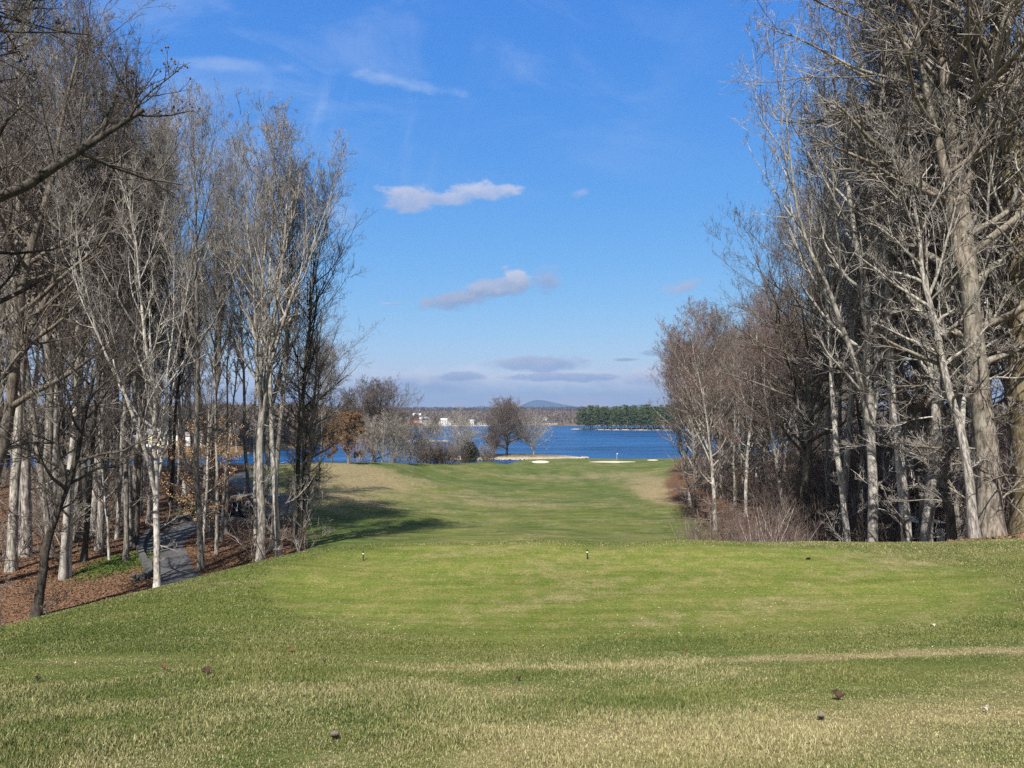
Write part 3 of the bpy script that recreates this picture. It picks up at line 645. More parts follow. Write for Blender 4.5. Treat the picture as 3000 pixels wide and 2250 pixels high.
# ---- left wood, the stems that can be told apart
HERO_L = [
 ('lean', 120, 33, 15.0, 'dark leaning forked trunk at the far left, standing just over the grass edge', dict(lean=(6, 0), rz=.4)),
 ('slim', 195, 40, 31, 'slim pale grey trunk, left one of a close pair standing on the leaf litter', dict(lean=(1, 0))),
 ('slim', 212, 40.4, 25, 'slim pale grey trunk, right one of a close pair standing on the leaf litter', dict(lean=(2.5, 0))),
 ('sapling', 330, 44, 10.5, 'young pale barked sapling rising from the green ivy patch', {}),
 ('sycamore', 470, 37.5, 21.5, 'white barked forked tree standing against the left side of the asphalt path', dict(rz=1.2, wide=.9)),
 ('poplar', 597, 43, 27, 'straight pale trunk on the leafy strip between asphalt path and big grey trunk', dict(wide=.9)),
 ('poplar_two', 765, 43, 26.5, 'thickest grey mottled trunk of the left wood, hiding the side of the golf cart', dict(rz=2.0)),
 ('forest', 803, 47, 25, 'grey trunk close behind the right side of the thickest left trunk', {}),
 ('slim', 822, 45, 27, 'pale trunk third from the fairway edge of the left wood', dict(wide=1.1)),
 ('dark', 866, 48, 24, 'straight dark trunk standing last before the fairway', dict(wide=1.05)),
 ('lean', 880, 49, 9.5, 'short dark bent sapling leaning over the shaded fairway bank', dict(lean=(9, 0), wide=.75)),
 ('thin', 640, 46, 21, 'thin dark stem just left of the golf cart', dict(wide=.9)),
 ('thin', 655, 50, 20, 'thin pale stem beside the golf cart', dict(wide=.9)),
 ('thin', 668, 53, 21, 'thin stem standing nearest to the left end of the golf cart', dict(wide=.9)),
 ('beech', 600, 46, 12, 'small tree still holding tan leaves behind the straight pale trunk', dict(rz=2)),
 ('beech', 632, 66, 12, 'small tan leaved tree behind the thin stems left of the golf cart', dict(rz=4)),
 ('poplar_two', 382, 66, 26, 'broad grey trunk deep in the wood left of the white forked tree', {}),
 ('poplar', 275, 52, 34, 'dark grey trunk behind the close pair of slim trunks', dict(wide=1.15)),
 ('sycamore', 545, 74, 24, 'pale forked tree on the crest with lake water showing beside it', dict(rz=.3)),
 ('dark', 505, 68, 25, 'black trunk on the leafy crest between two pale trees', {}),
 ('poplar', 45, 42, 36, 'grey trunk near the left edge behind the dark leaning one', {}),
 ('forest', 85, 46, 36, 'dark grey trunk between the left edge and the slim pale pair', dict(wide=1.2)),
 ('poplar_two', 150, 58, 37, 'tall multi stemmed grey tree behind the dark leaning trunk', {}),
 ('wide', -60, 38, 33, 'broad crowned tree cut by the left edge of the picture', {}),
 ('sycamore', 15, 30, 20, 'crooked pale stem at the left edge in front of the leaf litter', dict(lean=(-4, 0), wide=.5)),
 ('wide', 893, 58, 18.5, 'widest crown at the fairway edge of the left wood, limbs arching over the bank', dict(rz=2.2, wide=1.05)),
 ('maple_brown', 905, 66, 15, 'low brown twigged tree behind the widest crown of the left wood', dict(rz=1.0)),
 ('forest', 935, 83, 17, 'bare tree at the end of the left wood near the rusty leaved tree', dict()),
]
for key, u, d, H, lab, kw in HERO_L: plant(key, ux(u, d), d, H, lab, **kw)
plant('near', -15.9, 13.5, 25, 'nearest left tree whose dark budded branches hang into the upper left corner', rz=.6)
for i, (u, d) in enumerate([(590, 49), (625, 52), (752, 51), (781, 55), (405, 48), (440, 57), (378, 43.5), (350, 51), (300, 47), (255, 44), (160, 46), (420, 62), (462, 65), (230, 50), (320, 58), (735, 68)]):
    plant(['poplar', 'forest', 'slim', 'poplar_two', 'dark'][i % 5], ux(u, d), d, rs.uniform(24.5, 28)*(1.12 if u < 400 else .97), 'tall bare tree crowding both sides of the asphalt path', group='tall trees beside the asphalt path', wide=rs.uniform(.75, .95), lean=(rs.uniform(-2, 2), 0))
# deeper left wood
GL = 'trees standing deep in the left wood'
kinds = ['poplar', 'forest', 'dark', 'poplar_two', 'slim', 'forest', 'dark', 'poplar']
placed = [(ux(u, d), d) for _, u, d, *_ in HERO_L]
def free(x, y, gap):
    if any((x-a)**2+(y-b)**2 < gap*gap for a, b in placed): return False
    placed.append((x, y)); return True
PATHX = []
n = 0
for _ in range(900):
    d = rs.uniform(40, 108); u = rs.uniform(-260, 830); x = ux(u, d)
    if x > np.interp(d, LB[:, 1], LB[:, 0])-6: continue
    if 395 < u < 760 and d < 66: continue
    if not free(x, d, 3.7): continue
    hh = rs.uniform(22, 26.5)*(1.22 if u < 400 else 1.02)
    if u < 400 and d > 60: hh *= 1.12
    plant(kinds[n % 8], x, d, hh, 'bare grey tree deep in the left wood among many like it', group=GL, wide=rs.uniform(.75, 1.1), lean=(rs.uniform(-3, 3), rs.uniform(-2, 2)))
    n += 1
    if n >= 92: break
for i in range(46):
    d = rs.uniform(34, 95); u = rs.uniform(-80, 860); x = ux(u, d)
    if x > np.interp(d, LB[:, 1], LB[:, 0])-1 or (370 < u < 800 and d < 72): continue
    plant('understory', x, d, rs.uniform(2.5, 5), 'thin leafless understory shrub between the trunks of the left wood', 'shrub', 'understory_shrub', 'understory shrubs in the left wood')

# ---- right wood
HERO_R = [
 ('giant', 3035, 29, 32, 'huge golden brown trunk cut by the right edge of the picture', dict(rz=1.0, wide=1.5)),
 ('big', 2895, 27, 30, 'massive grey trunk with low curved limbs, second from the right edge', dict(rz=3.1, wide=1.15)),
 ('lean_pale', 2848, 25.5, 17, 'slender twisted stem leaning left against the massive grey trunk', dict(lean=(-7, 0), wide=.75)),
 ('poplar_two', 2795, 33, 28, 'grey trunk with a rusty streak beside the massive trunk', {}),
 ('wide', 2783, 31, 28, 'grey trunk directly right of the white shed door', dict(wide=.6)),
 ('sycamore', 2706, 31, 26, 'pale straight trunk directly left of the white shed door', dict(rz=2.2, wide=1.05)),
 ('slim', 2652, 33, 28, 'pale trunk second to the left of the white shed door', dict(wide=1.45)),
 ('sycamore', 2549, 34, 26, 'pale trunk with dark branch shadows, standing alone in the brown thicket', dict(rz=.7, wide=1.05)),
 ('slim', 2484, 38, 25, 'slim leaning pale trunk leftmost of the tall right wood', dict(lean=(-1.5, 0), wide=1.2)),
 ('wide', 2640, 44, 30, 'tall broad crowned tree rising behind the pale trunks', dict(rz=1)),
 ('poplar_two', 2420, 52, 27, 'tall tree at the left shoulder of the right wood', dict(rz=2)),
 ('forest', 2510, 48, 28, 'tall brown twigged tree behind the slim leaning trunk', {}),
 ('maple', 2092, 62, 19, 'twin stemmed pale tree on the leafy bank at the edge of the fairway', dict(rz=.2)),
 ('maple_brown', 2030, 78, 19, 'dark stemmed tree nearest the lake side of the right wood', dict(rz=2.5)),
 ('maple', 2290, 66, 18, 'pale branching maple with reddish twigs in the middle of the right wood', dict(rz=1.7, wide=1.15)),
 ('maple', 2180, 70, 20.5, 'red twigged maple between the twin stemmed tree and the branching maple', dict(rz=3.3)),
 ('maple_brown', 2110, 86, 22, 'brown bushy tree behind the twin stemmed pale tree', dict(rz=4)),
 ('maple_brown', 2240, 84, 23.5, 'highest brown crown in the lower middle part of the right wood', dict(rz=5)),
 ('wide', 2350, 50, 25, 'tree leaning out furthest over the gap from the right wood', dict(rz=.8, lean=(-4, 0))),
 ('maple', 2350, 60, 20, 'red twigged tree under the tall tree at the wood shoulder', dict(rz=5.2)),
]
for key, u, d, H, lab, kw in HERO_R: plant(key, ux(u, d), d, H, lab, **kw); placed.append((ux(u, d), d))
GR = 'trees standing deep in the right wood'
kr = ['poplar_two', 'forest', 'wide', 'poplar', 'forest', 'dark']
n = 0
for _ in range(900):
    d = rs.uniform(34, 75); u = rs.uniform(2430, 3180); x = ux(u, d)
    if (2700 < u < 2785 and d < 46) or not free(x, d, 3.5): continue
    plant(kr[n % 6], x, d, rs.uniform(24, 29), 'tall bare tree deep in the right wood among many like it', group=GR, wide=rs.uniform(.8, 1.15), lean=(rs.uniform(-3, 3), rs.uniform(-2, 2)))
    n += 1
    if n >= 44: break
n = 0
for _ in range(600):
    d = rs.uniform(70, 150); u = rs.uniform(2010, 2560); x = ux(u, d)
    if x < np.interp(d, RB[:, 1], RB[:, 0])+2 or not free(x, d, 3.8): continue
    plant(['maple_brown', 'maple', 'forest'][n % 3], x, d, rs.uniform(16, 19)*(1+.004*(d-70)), 'bare brown tree in the far part of the right wood', group='trees in the far part of the right wood', wide=rs.uniform(.95, 1.2))
    n += 1
    if n >= 56: break
n = 0
for _ in range(900):
    d = rs.uniform(29, 105); u = rs.choice([rs.uniform(2010, 3050), rs.uniform(2380, 3050)]); x = ux(u, d)
    if x < np.interp(d, RB[:, 1], RB[:, 0])+(.5 if d < 45 else 6) or not free(x, d, 1.5): continue
    if (2690 < u < 2775 and d < 52) or (u > 2440 and d < 38): continue
    k = rs.choice(['thicket', 'thicket_red', 'thicket', 'thicket_leafy'])
    plant(k, x, d, rs.uniform(3.2, 7.0)*(1.15 if u > 2400 and d > 45 else .72), 'dense bare brown shrub of the thicket under the right wood', 'shrub', 'thicket_shrub', 'thicket shrubs under the right wood')
    n += 1
    if n >= 190: break

# ---- trees and shrubs towards the lake
plant('round', ux(1100, 150), 150, 17.0, 'spreading dark limbed tree on the crest left of the lakeside shrubs', rz=.5, wide=1.4)
plant('dark', ux(1158, 146), 146, 9, 'short black trunk in front of the spreading dark limbed tree', wide=1.2)
plant('round', ux(1485, 301), 301, 21.8, 'largest round crowned tree standing on the tan lakeside point', rz=2.1, wide=1.35, z=pen_z(ux(1485, 301), 301)-.1)
plant('round', ux(1447, 296), 296, 12, 'smaller brown twigged tree at the left foot of the round crowned tree', rz=3.1, z=.6)
plant('vase', ux(1563, 303), 303, 16, 'white barked open tree right of the round crowned tree on the point', rz=.2, z=pen_z(ux(1563, 303), 303)-.1, wide=1.25)
plant('round', ux(1271, 476), 476, 15, 'small lone tree on the narrow spit out in the lake', rz=5, z=.8)
plant('leafy', ux(1022, 118), 118, 11.2, 'tree densely covered with rust brown leaves at the end of the left wood', rz=1, wide=1.05)
plant('leafy', ux(975, 121), 121, 9, 'smaller rust leaved tree half hidden by bare branches of the left wood', rz=3)
SHR = [('orchard', 1160, 160, 9.0, 'bare whitish limbed tree left of the grey shrubs on the crest'), ('orchard', 1240, 163, 9.5, 'low wide pale branched tree behind the left part of the hedge'),
       ('vase', 1353, 182, 11.5, 'upright grey tree with a fan of fine branches behind the dark evergreen bush'), ('orchard', 1200, 172, 8, 'grey twiggy tree between the two pale limbed ones'), ('orchard', 1120, 168, 9, 'grey twiggy tree right of the spreading dark limbed tree')]
def crest(u):
    D = np.arange(105, 230, .5); x = ray(u, 1205)[0]*D
    return float(D[np.argmax((gz(x, D)-CAMZ)/D)])+1
for k, u, d, H, lab in SHR: d = crest(u)+2; plant(k, ux(u, d), d, H, lab)
for i, (k, u, d, H, lab) in enumerate([('hedge', 1262, 166, 4.6, 'rust brown shrub at the left end of the crest hedge'), ('hedge', 1295, 168, 4.4, 'rust brown shrub in the middle of the crest hedge'), ('hedge', 1345, 171, 4.6, 'rust brown shrub touching the dark evergreen bush'), ('hedge', 1242, 171, 5.0, 'brown shrub under the low wide pale branched tree'), ('hedge', 1312, 171, 5.4, 'rust brown shrub right beside the grey fan tree'),
      ('hedge_grey', 1180, 162, 5, 'grey shrub under the whitish limbed tree'), ('hedge_grey', 1215, 165, 5.4, 'grey brown shrub next to the hedge left end'), ('hedge_grey', 1140, 156, 4.2, 'low grey shrub next to the short black trunk'),
      ('hedge_grey', 1408, 188, 6, 'brown twiggy shrub right of the dark evergreen bush'), ('hedge', 1432, 200, 4.5, 'low reddish shrub at the edge of the stony shore'), ('hedge_grey', 1080, 150, 4.6, 'grey shrub under the spreading dark limbed tree'), ('thicket_red', 1045, 128, 5, 'reddish shrub behind the rust leaved tree')]):
    d = crest(u); plant(k, ux(u, d), d, H, lab, 'shrub', 'bare_shrub')
# dark evergreen bush: stems and a crown of small leaves
def evergreen_bush(x, y, H, label):
    rng = np.random.RandomState(7); e = empty('evergreen_bush', (x, y, g1(x, y))); tag(e, label, 'shrub')
    mb = MB()
    for k in range(6):
        a = k*1.05; mb.tube([(0, 0, -.3), (.3*math.cos(a), .3*math.sin(a), H*.35), (.6*math.cos(a), .6*math.sin(a), H*.7)], [.09, .06, .03], 6)
    mb.build('stems', M['brown_bark'], e)
    n = 15000; d = unit(rng.normal(0, 1, (n, 3))); rr = (rng.rand(n)**.35)[:, None]
    lump = 1+.9*(vnoise(d[:, 0]*2+5+d[:, 2], d[:, 1]*2+5, 1.2, 4)-.5)[:, None]
    C = d*rr*lump*np.array([H*.46, H*.46, H*.5])+np.array([0, 0, H*.5]); C[:, :2] *= (1.12-.45*np.clip(C[:, 2:]/H, 0, 1))
    V, F3 = leafcards(rng, C[C[:, 2] > .1], .16); link('foliage', npmesh('foliage', V, F3, M['evergreen']), e)
dc = crest(1376); evergreen_bush(ux(1376, dc), dc, 5.2, 'dark green rounded evergreen bush at the right end of the crest hedge')

# ---- pines of the island: trunk and needled crown
def make_pine(key, seed, H=22, r0=.26):
    rng = np.random.RandomState(seed)
    P, Rr = grow(rng, np.zeros((1, 3)), np.array([[0, 0, 1.]]), np.array([H*1.]), 14, .02, .1, np.array([r0]), .12)
    V, Fq = tubes(P, Rr, 6); trunk = mesh_parts('trunk', [(V, Fq, 0)], [M['grey_bark']])
    n = 64; s = rng.uniform(.16, 1, n)**.85; f = s*14; j = np.minimum(f.astype(int), 13); az = rng.rand(n)*6.3
    q = P[0, j]; L = H*.17*(1.15-.75*s)*rng.uniform(.7, 1.2, n)
    d = np.c_[np.cos(az), np.sin(az), rng.uniform(-.1, .45, n)]
    Pl, Rl = grow(rng, q, d, L, 4, .08, .05, L*.02+.02, .3); V, Fq = tubes(Pl, Rl, 3)
    C = []
    for k in range(n):
        m_ = int(10+L[k]*9); t_ = rng.uniform(.3, 1.05, m_)[:, None]; base = Pl[k, 0]*(1-t_)+Pl[k, -1]*t_
        C.append(base+rng.normal(0, .38, (m_, 3))*np.array([1, 1, .55]))
    C = np.concatenate(C); V2, F3 = leafcards(rng, C, .75)
    crown = mesh_parts('crown', [(V, Fq, 0), (V2, F3, 1)], [M['brown_bark'], M['pine_needle']])
    PROTO[key] = (trunk, crown, None, H)
for i in range(4): make_pine('pine%d' % i, 50+i)
rr_ = random.Random(3); n = 0; pp = []
for _ in range(6000):
    x = rr_.uniform(62, 330); y = rr_.uniform(745, 825)
    if isl_z(x, y) < .12: continue
    if any((x-a)**2+(y-b)**2 < 17 for a, b in pp): continue
    pp.append((x, y))
pp.sort(key=lambda p: p[1]); pp = pp[:235]
for i, (x, y) in enumerate(pp):
    e = plant('pine%d' % (i % 4), x, y, rr_.choice([19, 21, 22.5, 24, 25.5])+rr_.uniform(-.2, 1.6), 'tall dark green pine in the close stand on the lake island', name='pine_tree', group='pines on the lake island', z=isl_z(x, y)-.3, wide=rr_.uniform(1.0, 1.3))
for (u, d, H) in [(1965, 735, 5), (1985, 735, 4)]: pass

# ---- woods of the far shore, one mass
def far_tree(rng, n):
    """coarse bare crown: a stem and thin blades fanning from it"""
    az = rng.rand(n)*6.3; s = rng.uniform(.15, .75, n); L = rng.uniform(.25, .5, n)*(1.05-.6*s); el = rng.uniform(.25, 1.25, n)
    b0 = np.c_[np.zeros(n), np.zeros(n), s]; d = np.c_[np.cos(az)*np.cos(el), np.sin(az)*np.cos(el), np.sin(el)]
    side = unit(np.cross(d, rng.normal(0, 1, (n, 3)))); w_ = (.035*(1-.4*s))[:, None]
    V = np.stack([b0-side*w_*.25, b0+side*w_*.25, b0+d*(L*.65)[:, None]+side*w_, b0+d*L[:, None], b0+d*(L*.65)[:, None]-side*w_], 1).reshape(-1, 3)
    k = np.arange(n)[:, None]*5; Fa = np.concatenate([k+np.array([[0, 1, 2]]), k+np.array([[0, 2, 4]]), k+np.array([[2, 3, 4]])])
    st = np.array([[-.016, 0, 0], [.016, 0, 0], [0, 0, .85], [0, -.016, 0], [0, .016, 0], [0, 0, .85]]); ks = len(V)
    return np.r_[V, st], np.r_[Fa, [[ks, ks+1, ks+2]], [[ks+3, ks+4, ks+5]]]
def far_pine(rng, n):
    az = rng.rand(n)*6.3; s = rng.uniform(.2, .95, n); L = .26*(1.05-s)
    b0 = np.c_[np.zeros(n), np.zeros(n), s]; tp = np.c_[np.cos(az)*L, np.sin(az)*L, s-.03]
    w_ = .05*(1.2-s)[:, None]*np.c_[-np.sin(az), np.cos(az), 0*az]
    V = np.stack([b0+np.array([0, 0, .09]), tp+w_*1.6, tp-w_*1.6], 1).reshape(-1, 3); Fa = np.arange(n*3).reshape(-1, 3)
    return V, Fa
def mass(name, label, pts, Hs, fn, nb, mt, wide, seed):
    rng = np.random.RandomState(seed); var = [fn(rng, nb) for _ in range(6)]; Vs, Fs, off = [], [], 0
    pts = np.array(pts); k = rng.randint(0, 6, len(pts)); rot = rng.rand(len(pts))*6.3
    for v in range(6):
        sel = k == v; p = pts[sel]; h = np.array(Hs)[sel]; a = rot[sel]; V, Fa = var[v]
        c, s = np.cos(a)[:, None], np.sin(a)[:, None]; wd = (h*wide)[:, None]
        X = p[:, 0:1]+(V[None, :, 0]*c-V[None, :, 1]*s)*wd; Y = p[:, 1:2]+(V[None, :, 0]*s+V[None, :, 1]*c)*wd; Z = p[:, 2:3]+V[None, :, 2]*h[:, None]
        Vs.append(np.stack([X, Y, Z], -1).reshape(-1, 3)); Fs.append((np.arange(len(p))[:, None, None]*len(V)+Fa[None]).reshape(-1, 3)+off); off += Vs[-1].shape[0]
    o = link(name, npmesh(name, np.concatenate(Vs), np.concatenate(Fs), mt)); tag(o, label, kind='stuff'); return o
def woodmat(name, a, b_, sc):
    m, t, b = material(name, .95, .05); n = t.noise(wpos(t), sc, 5, .7); t.put(b.inputs['Base Color'], t.mix(t.ramp(n, .35, .65), a, b_)); return m
rng = np.random.RandomState(77)
def fan(n, y0, y1, pw=1.0):
    Y = y0*(y1/y0)**(rng.rand(n)**pw); X = (rng.uniform(-150, 3100, n)-1500)/F*Y; return X, Y
X, Y = fan(9000, 985, 1500); Z = farz(X, Y); k = Z > .9; X, Y, Z = X[k], Y[k], Z[k]
clear = vnoise(X, Y, .012, 51) > .36; clear |= Y > 1150
X, Y, Z = X[clear], Y[clear], Z[clear]
mass('far_shore_woods', 'bare grey brown woods along the far shore of the lake', np.c_[X, Y, Z-.5], rng.uniform(9, 15, len(X)), far_tree, 44, woodmat('far_wood', (0.13, 0.10, 0.085), (0.24, 0.195, 0.165), .05), 1.0, 61)
X, Y = fan(8000, 1500, 4400, .8); Z = farz(X, Y)
mass('far_hill_woods', 'purplish bare woods covering the hills beyond the lake', np.c_[X, Y, Z-.5], rng.uniform(13, 20, len(X)), far_tree, 22, woodmat('hill_wood', (0.075, 0.064, 0.072), (0.16, 0.13, 0.14), .008), 1.6, 62)
X, Y = fan(5200, 995, 3600, 1.0); Z = farz(X, Y); k = (vnoise(X, Y*.35, .006, 71) > .60) & (Z > 1.2); X, Y, Z = X[k], Y[k], Z[k]
mass('far_evergreens', 'dark evergreen patches within the far woods', np.c_[X, Y, Z-.5], rng.uniform(12, 20, len(X)), far_pine, 60, woodmat('far_green', (0.018, 0.03, 0.016), (0.04, 0.06, 0.03), .05), 1.0, 63)

# ---- bank across the inlet on the left: real trees and houses
def bankz(X, Y):
    X = np.asarray(X, float); Y = np.asarray(Y, float); sh = 322+18*np.sin(X*.02+1)+np.maximum(0, X+128)*7+np.maximum(0, -420-X)*.2
    d = Y-sh
    return -3+3.9*sst(d, -6, 3)+3.5*sst(d, 4, 60)+4*sst(d, 50, 190)
V, q = tgrid(np.linspace(-900, -40, 130), np.linspace(260, 900, 100), lambda x, y: bankz(x, y)*(1-sst(y, 600, 700))-4*sst(y, 600, 700))
tag(link('inlet_bank', npmesh('inlet_bank', V, q, earth('bank_soil', (0.14, 0.085, 0.045), (0.26, 0.19, 0.11), .08), True)), 'wooded bank across the inlet left of the golf course', kind='structure')
n = 0
for _ in range(4000):
    y = 330+40*rs.random()**1.5; x = ux(rs.uniform(-60, 960), y)
    z = float(bankz(x, y))
    if z < .8 or not free(x, y, 5.5): continue
    if y < 350 and 380 < 1500+x/y*F < 560: continue
    plant('far', x, y, rs.uniform(14, 20), 'bare brown tree on the bank across the inlet', group='trees on the bank across the inlet', z=z-.3, wide=1.25); n += 1
    if n >= 36: break
rng = np.random.RandomState(78); Y = rng.uniform(330, 600, 2600); X = (rng.uniform(-300, 960, 2600)-1500)/F*Y; Z = bankz(X, Y)
k = (Z > .8) & ~((Y < 352) & (1500+X/Y*F > 380) & (1500+X/Y*F < 700)); X, Y, Z = X[k], Y[k], Z[k]
mass('inlet_woods', 'thick bare brown woods on the bank across the inlet', np.c_[X, Y, Z-.4], rng.uniform(13, 20, len(X)), far_tree, 90, woodmat('inlet_wood', (0.10, 0.075, 0.055), (0.24, 0.19, 0.15), .2), .8, 64)
# ------------------------------------------------------------------ path, wall, ivy
def catmull(pts, step=.4):
    pts = [Vector(p) for p in pts]; out = []
    for i in range(len(pts)-1):
        p0, p1, p2, p3 = pts[max(i-1, 0)], pts[i], pts[i+1], pts[min(i+2, len(pts)-1)]
        n = max(2, int((p2-p1).length/step))
        for k in range(n):
            t_ = k/n; out.append(.5*((2*p1)+(p2-p0)*t_+(2*p0-5*p1+4*p2-p3)*t_*t_+(3*p1-p0-3*p2+p3)*t_**3))
    return out+[pts[-1]]
def drape_strip(name, pts, width, m, lift=.05, n=6):
    c = catmull([(p[0], p[1], 0) for p in pts]); V = []
    for i, p in enumerate(c):
        d = (c[min(i+1, len(c)-1)]-c[max(i-1, 0)]).normalized(); s = Vector((d.y, -d.x, 0))
        wv = width*(1+.05*math.sin(i*.37)+.03*math.sin(i*1.13))
        for k in range(n+1):
            q = p+s*wv*(k/n-.5); V.append((q.x, q.y, g1(q.x, q.y)+lift*(1 if 0 < k < n else -.6)))
    Fq = [(i*(n+1)+k, i*(n+1)+k+1, (i+1)*(n+1)+k+1, (i+1)*(n+1)+k) for i in range(len(c)-1) for k in range(n)]
    return link(name, npmesh(name, V, np.array(Fq), m, True)), c
m, t, b = material('asphalt', .9, .2)
n = t.noise(wpos(t), 14, 5, .7); n_ = t.noise(wpos(t), .7, 4)
t.put(b.inputs['Base Color'], t.mix(t.ramp(n_, .35, .65), (.07, .07, .074), t.mix(n, (.085, .087, .092), (.14, .14, .142)))); bump(t, b, n, .3, .01)
pc = [hit(u, v, 29) for u, v in [(545, 1735), (520, 1692), (487, 1642), (475, 1603), (500, 1570), (560, 1545), (640, 1526), (720, 1517), (800, 1505), (848, 1485), (830, 1462), (770, 1440), (715, 1420), (700, 1402), (730, 1384)]]
path, PC = drape_strip('cart_path', pc, 3.0, m)
tag(path, 'dark asphalt cart path curving through the left wood', kind='structure')
mb = MB(); wl = catmull([(*hit(u, v, 29)[:2], 0) for u, v in [(385, 1705), (415, 1702), (436, 1688), (434, 1668), (417, 1643), (411, 1610), (436, 1568), (505, 1538), (590, 1516), (660, 1503)]], .32)
rw = random.Random(2)
for i in range(len(wl)-1):
    for lay in range(3):
        a, b_ = wl[i], wl[i+1]; d = (b_-a).normalized(); s = Vector((d.y, -d.x, 0)); z = g1(a.x, a.y)-.05+lay*.15
        L = (b_-a).length*.97; th = .17+rw.uniform(-.02, .03); hgt = .145; off = (lay % 2)*.15
        o = a+d*off; v = []
        for dz in (0, hgt):
            for sx, sy in ((0, -1), (1, -1), (1, 1), (0, 1)):
                q = o+d*(L*sx+rw.uniform(-.01, .01))+s*(th*sy+rw.uniform(-.02, .02)); v.append((q.x, q.y, z+dz))
        mb.add(v, [(3, 2, 1, 0), (4, 5, 6, 7), (0, 1, 5, 4), (1, 2, 6, 5), (2, 3, 7, 6), (3, 0, 4, 7)])
m, t, b = material('dark_stone', .9, .15); n = t.noise(wpos(t), 6, 5, .7); t.put(b.inputs['Base Color'], t.mix(n, (.05, .05, .048), (.17, .165, .155))); bump(t, b, n, .7, .02)
tag(mb.build('stone_wall', m), 'low dark stone edging wall curving along the left side of the asphalt path', 'wall')
rng = np.random.RandomState(9)
def scatter_ok(X, Y): return leafness(X, Y) > .4
def ivy(c, rx, ry, n, label):
    a = rng.normal(0, .55, (n, 2)); X = c[0]+a[:, 0]*rx; Y = c[1]+a[:, 1]*ry
    Z = gz(X, Y)+rng.rand(n)*.22*np.exp(-(a**2).sum(1)); V, F3 = leafcards(rng, np.c_[X, Y, Z], .11, .5)
    tag(link('ivy_patch', npmesh('ivy_patch', V, F3, M['ivy_leaf'])), label, kind='stuff')
c = hit(345, 1655, 29); ivy(c, 1.9, 3.6, 9000, 'green ivy ground cover inside the bend of the stone wall')
c = hit(570, 1505, 29); ivy(c, 1.7, 1.4, 3500, 'strip of green ground cover above the path near the golf cart')
# leaf litter
def sample_fan(n, u0, u1, d0, d1, pw=1.0):
    d = d0*(d1/d0)**(rng.rand(n)**pw); return (rng.uniform(u0, u1, n)-1500)/F*d, d
Xs, Ys = [], []
X, Y = sample_fan(330000, -120, 900, 24, 108); k = (leafness(X, Y) > rng.rand(len(X))*.9+.05) & (X < 0); Xs.append(X[k]); Ys.append(Y[k])
X, Y = sample_fan(150000, 1880, 3100, 19, 150); k = (leafness(X, Y) > rng.rand(len(X))*.9+.05) & (X > 0); Xs.append(X[k]); Ys.append(Y[k])
X, Y = np.concatenate(Xs), np.concatenate(Ys)
PA = np.array([(p.x, p.y) for p in PC])
near = np.zeros(len(X), bool)
for i in range(0, len(PA), 3): near |= (X-PA[i, 0])**2+(Y-PA[i, 1])**2 < 1.5**2
keep = ~near | (rng.rand(len(X)) < .05); X, Y = X[keep], Y[keep]
V, F3 = leafcards(rng, np.c_[X, Y, gz(X, Y)+.02+.05*rng.rand(len(X))], .13, .75)
tag(link('leaf_litter', npmesh('leaf_litter', V, F3, M['litter_leaf'])), 'brown fallen leaves carpeting the ground under the trees', kind='stuff')

# ------------------------------------------------------------------ grass blades near the camera
def blades(name, X, Y, h, wd, colr, label, lean=.45, mode=0):
    n = len(X); Z = gz(X, Y)-.004; az = rng.rand(n)*2*PI; ln = rng.rand(n)*lean+.1
    d = np.c_[np.cos(az), np.sin(az)]; s = np.c_[-d[:, 1], d[:, 0]]
    az2 = az+rng.normal(0, .9, n); s = np.c_[np.cos(az2), np.sin(az2)]
    B = np.c_[X, Y, Z]; sv = np.c_[s*wd[:, None]*.5, np.zeros(n)]
    m1 = B+np.c_[d*(ln*h*.35)[:, None], h*.6]; tip = B+np.c_[d*(ln*h*1.1)[:, None], h*(1-.3*ln)]
    V = np.stack([B-sv, B+sv, m1+sv*.75, m1-sv*.75, tip], 1).reshape(-1, 3)
    k = np.arange(n)[:, None]*5
    cc = np.repeat(colr, 5, axis=0).reshape(n, 5, 3)
    me = npmesh(name, V, [k+np.array([[0, 1, 2, 3]]), k+np.array([[3, 2, 4]])], MG, False, {'tint': cc.reshape(-1, 3)})
    tag(link(name, me), label, kind='stuff')
MG, t, b = material('grass_blade', .7, .2)
t.put(b.inputs['Base Color'], t.n('ShaderNodeAttribute', attribute_name='tint').outputs['Color'])
GA, GB, GC_ = np.array([.062, .095, .022]), np.array([.130, .155, .038]), np.array([.195, .195, .060])
TA, TB = np.array([.24, .20, .085]), np.array([.50, .45, .26])
def colours(X, Y, bias=0.0, dw=1.0):
    dr = dryness(X, Y)*dw+bias+.5*(vnoise(X, Y, 3.0, 61)-.5); n = len(X)
    g = GA+(GB-GA)*rng.rand(n, 1); yl = (vnoise(X, Y, .5, 62) > .5)[:, None]*rng.rand(n, 1)*.8; g = g*(1-yl)+GC_*yl
    d = TA+(TB-TA)*rng.rand(n, 1)**1.3; q = np.clip((dr-.35+(rng.rand(n)-.5)*.9)*1.4+.3, 0, 1)[:, None]
    return (g*(1-q)+d*q)*(.72+.5*rng.rand(n, 1))
def fanxy(n, d0, d1, side=.80):
    d = d0*(d1/d0)**rng.rand(n); return rng.uniform(-1, 1, n)*(side*d+.3), d
X, Y = fanxy(430000, 2.7, 10.2); tuft = vnoise(X, Y, 7, 63); sm = .35+.65*sst(vnoise(X, Y, .7, 64)-.25*np.exp(-((Y-(3.2+.5*X))/1.2)**2), .3, .6)
h = (.020+.034*rng.rand(len(X)))*(.6+.8*tuft)*sm; wd = (.0026+.00055*Y)*(.7+.6*rng.rand(len(X)))
blades('rough_grass', X, Y, h, wd, colours(X, Y, .05), 'shaggy half dormant rough grass in the foreground')
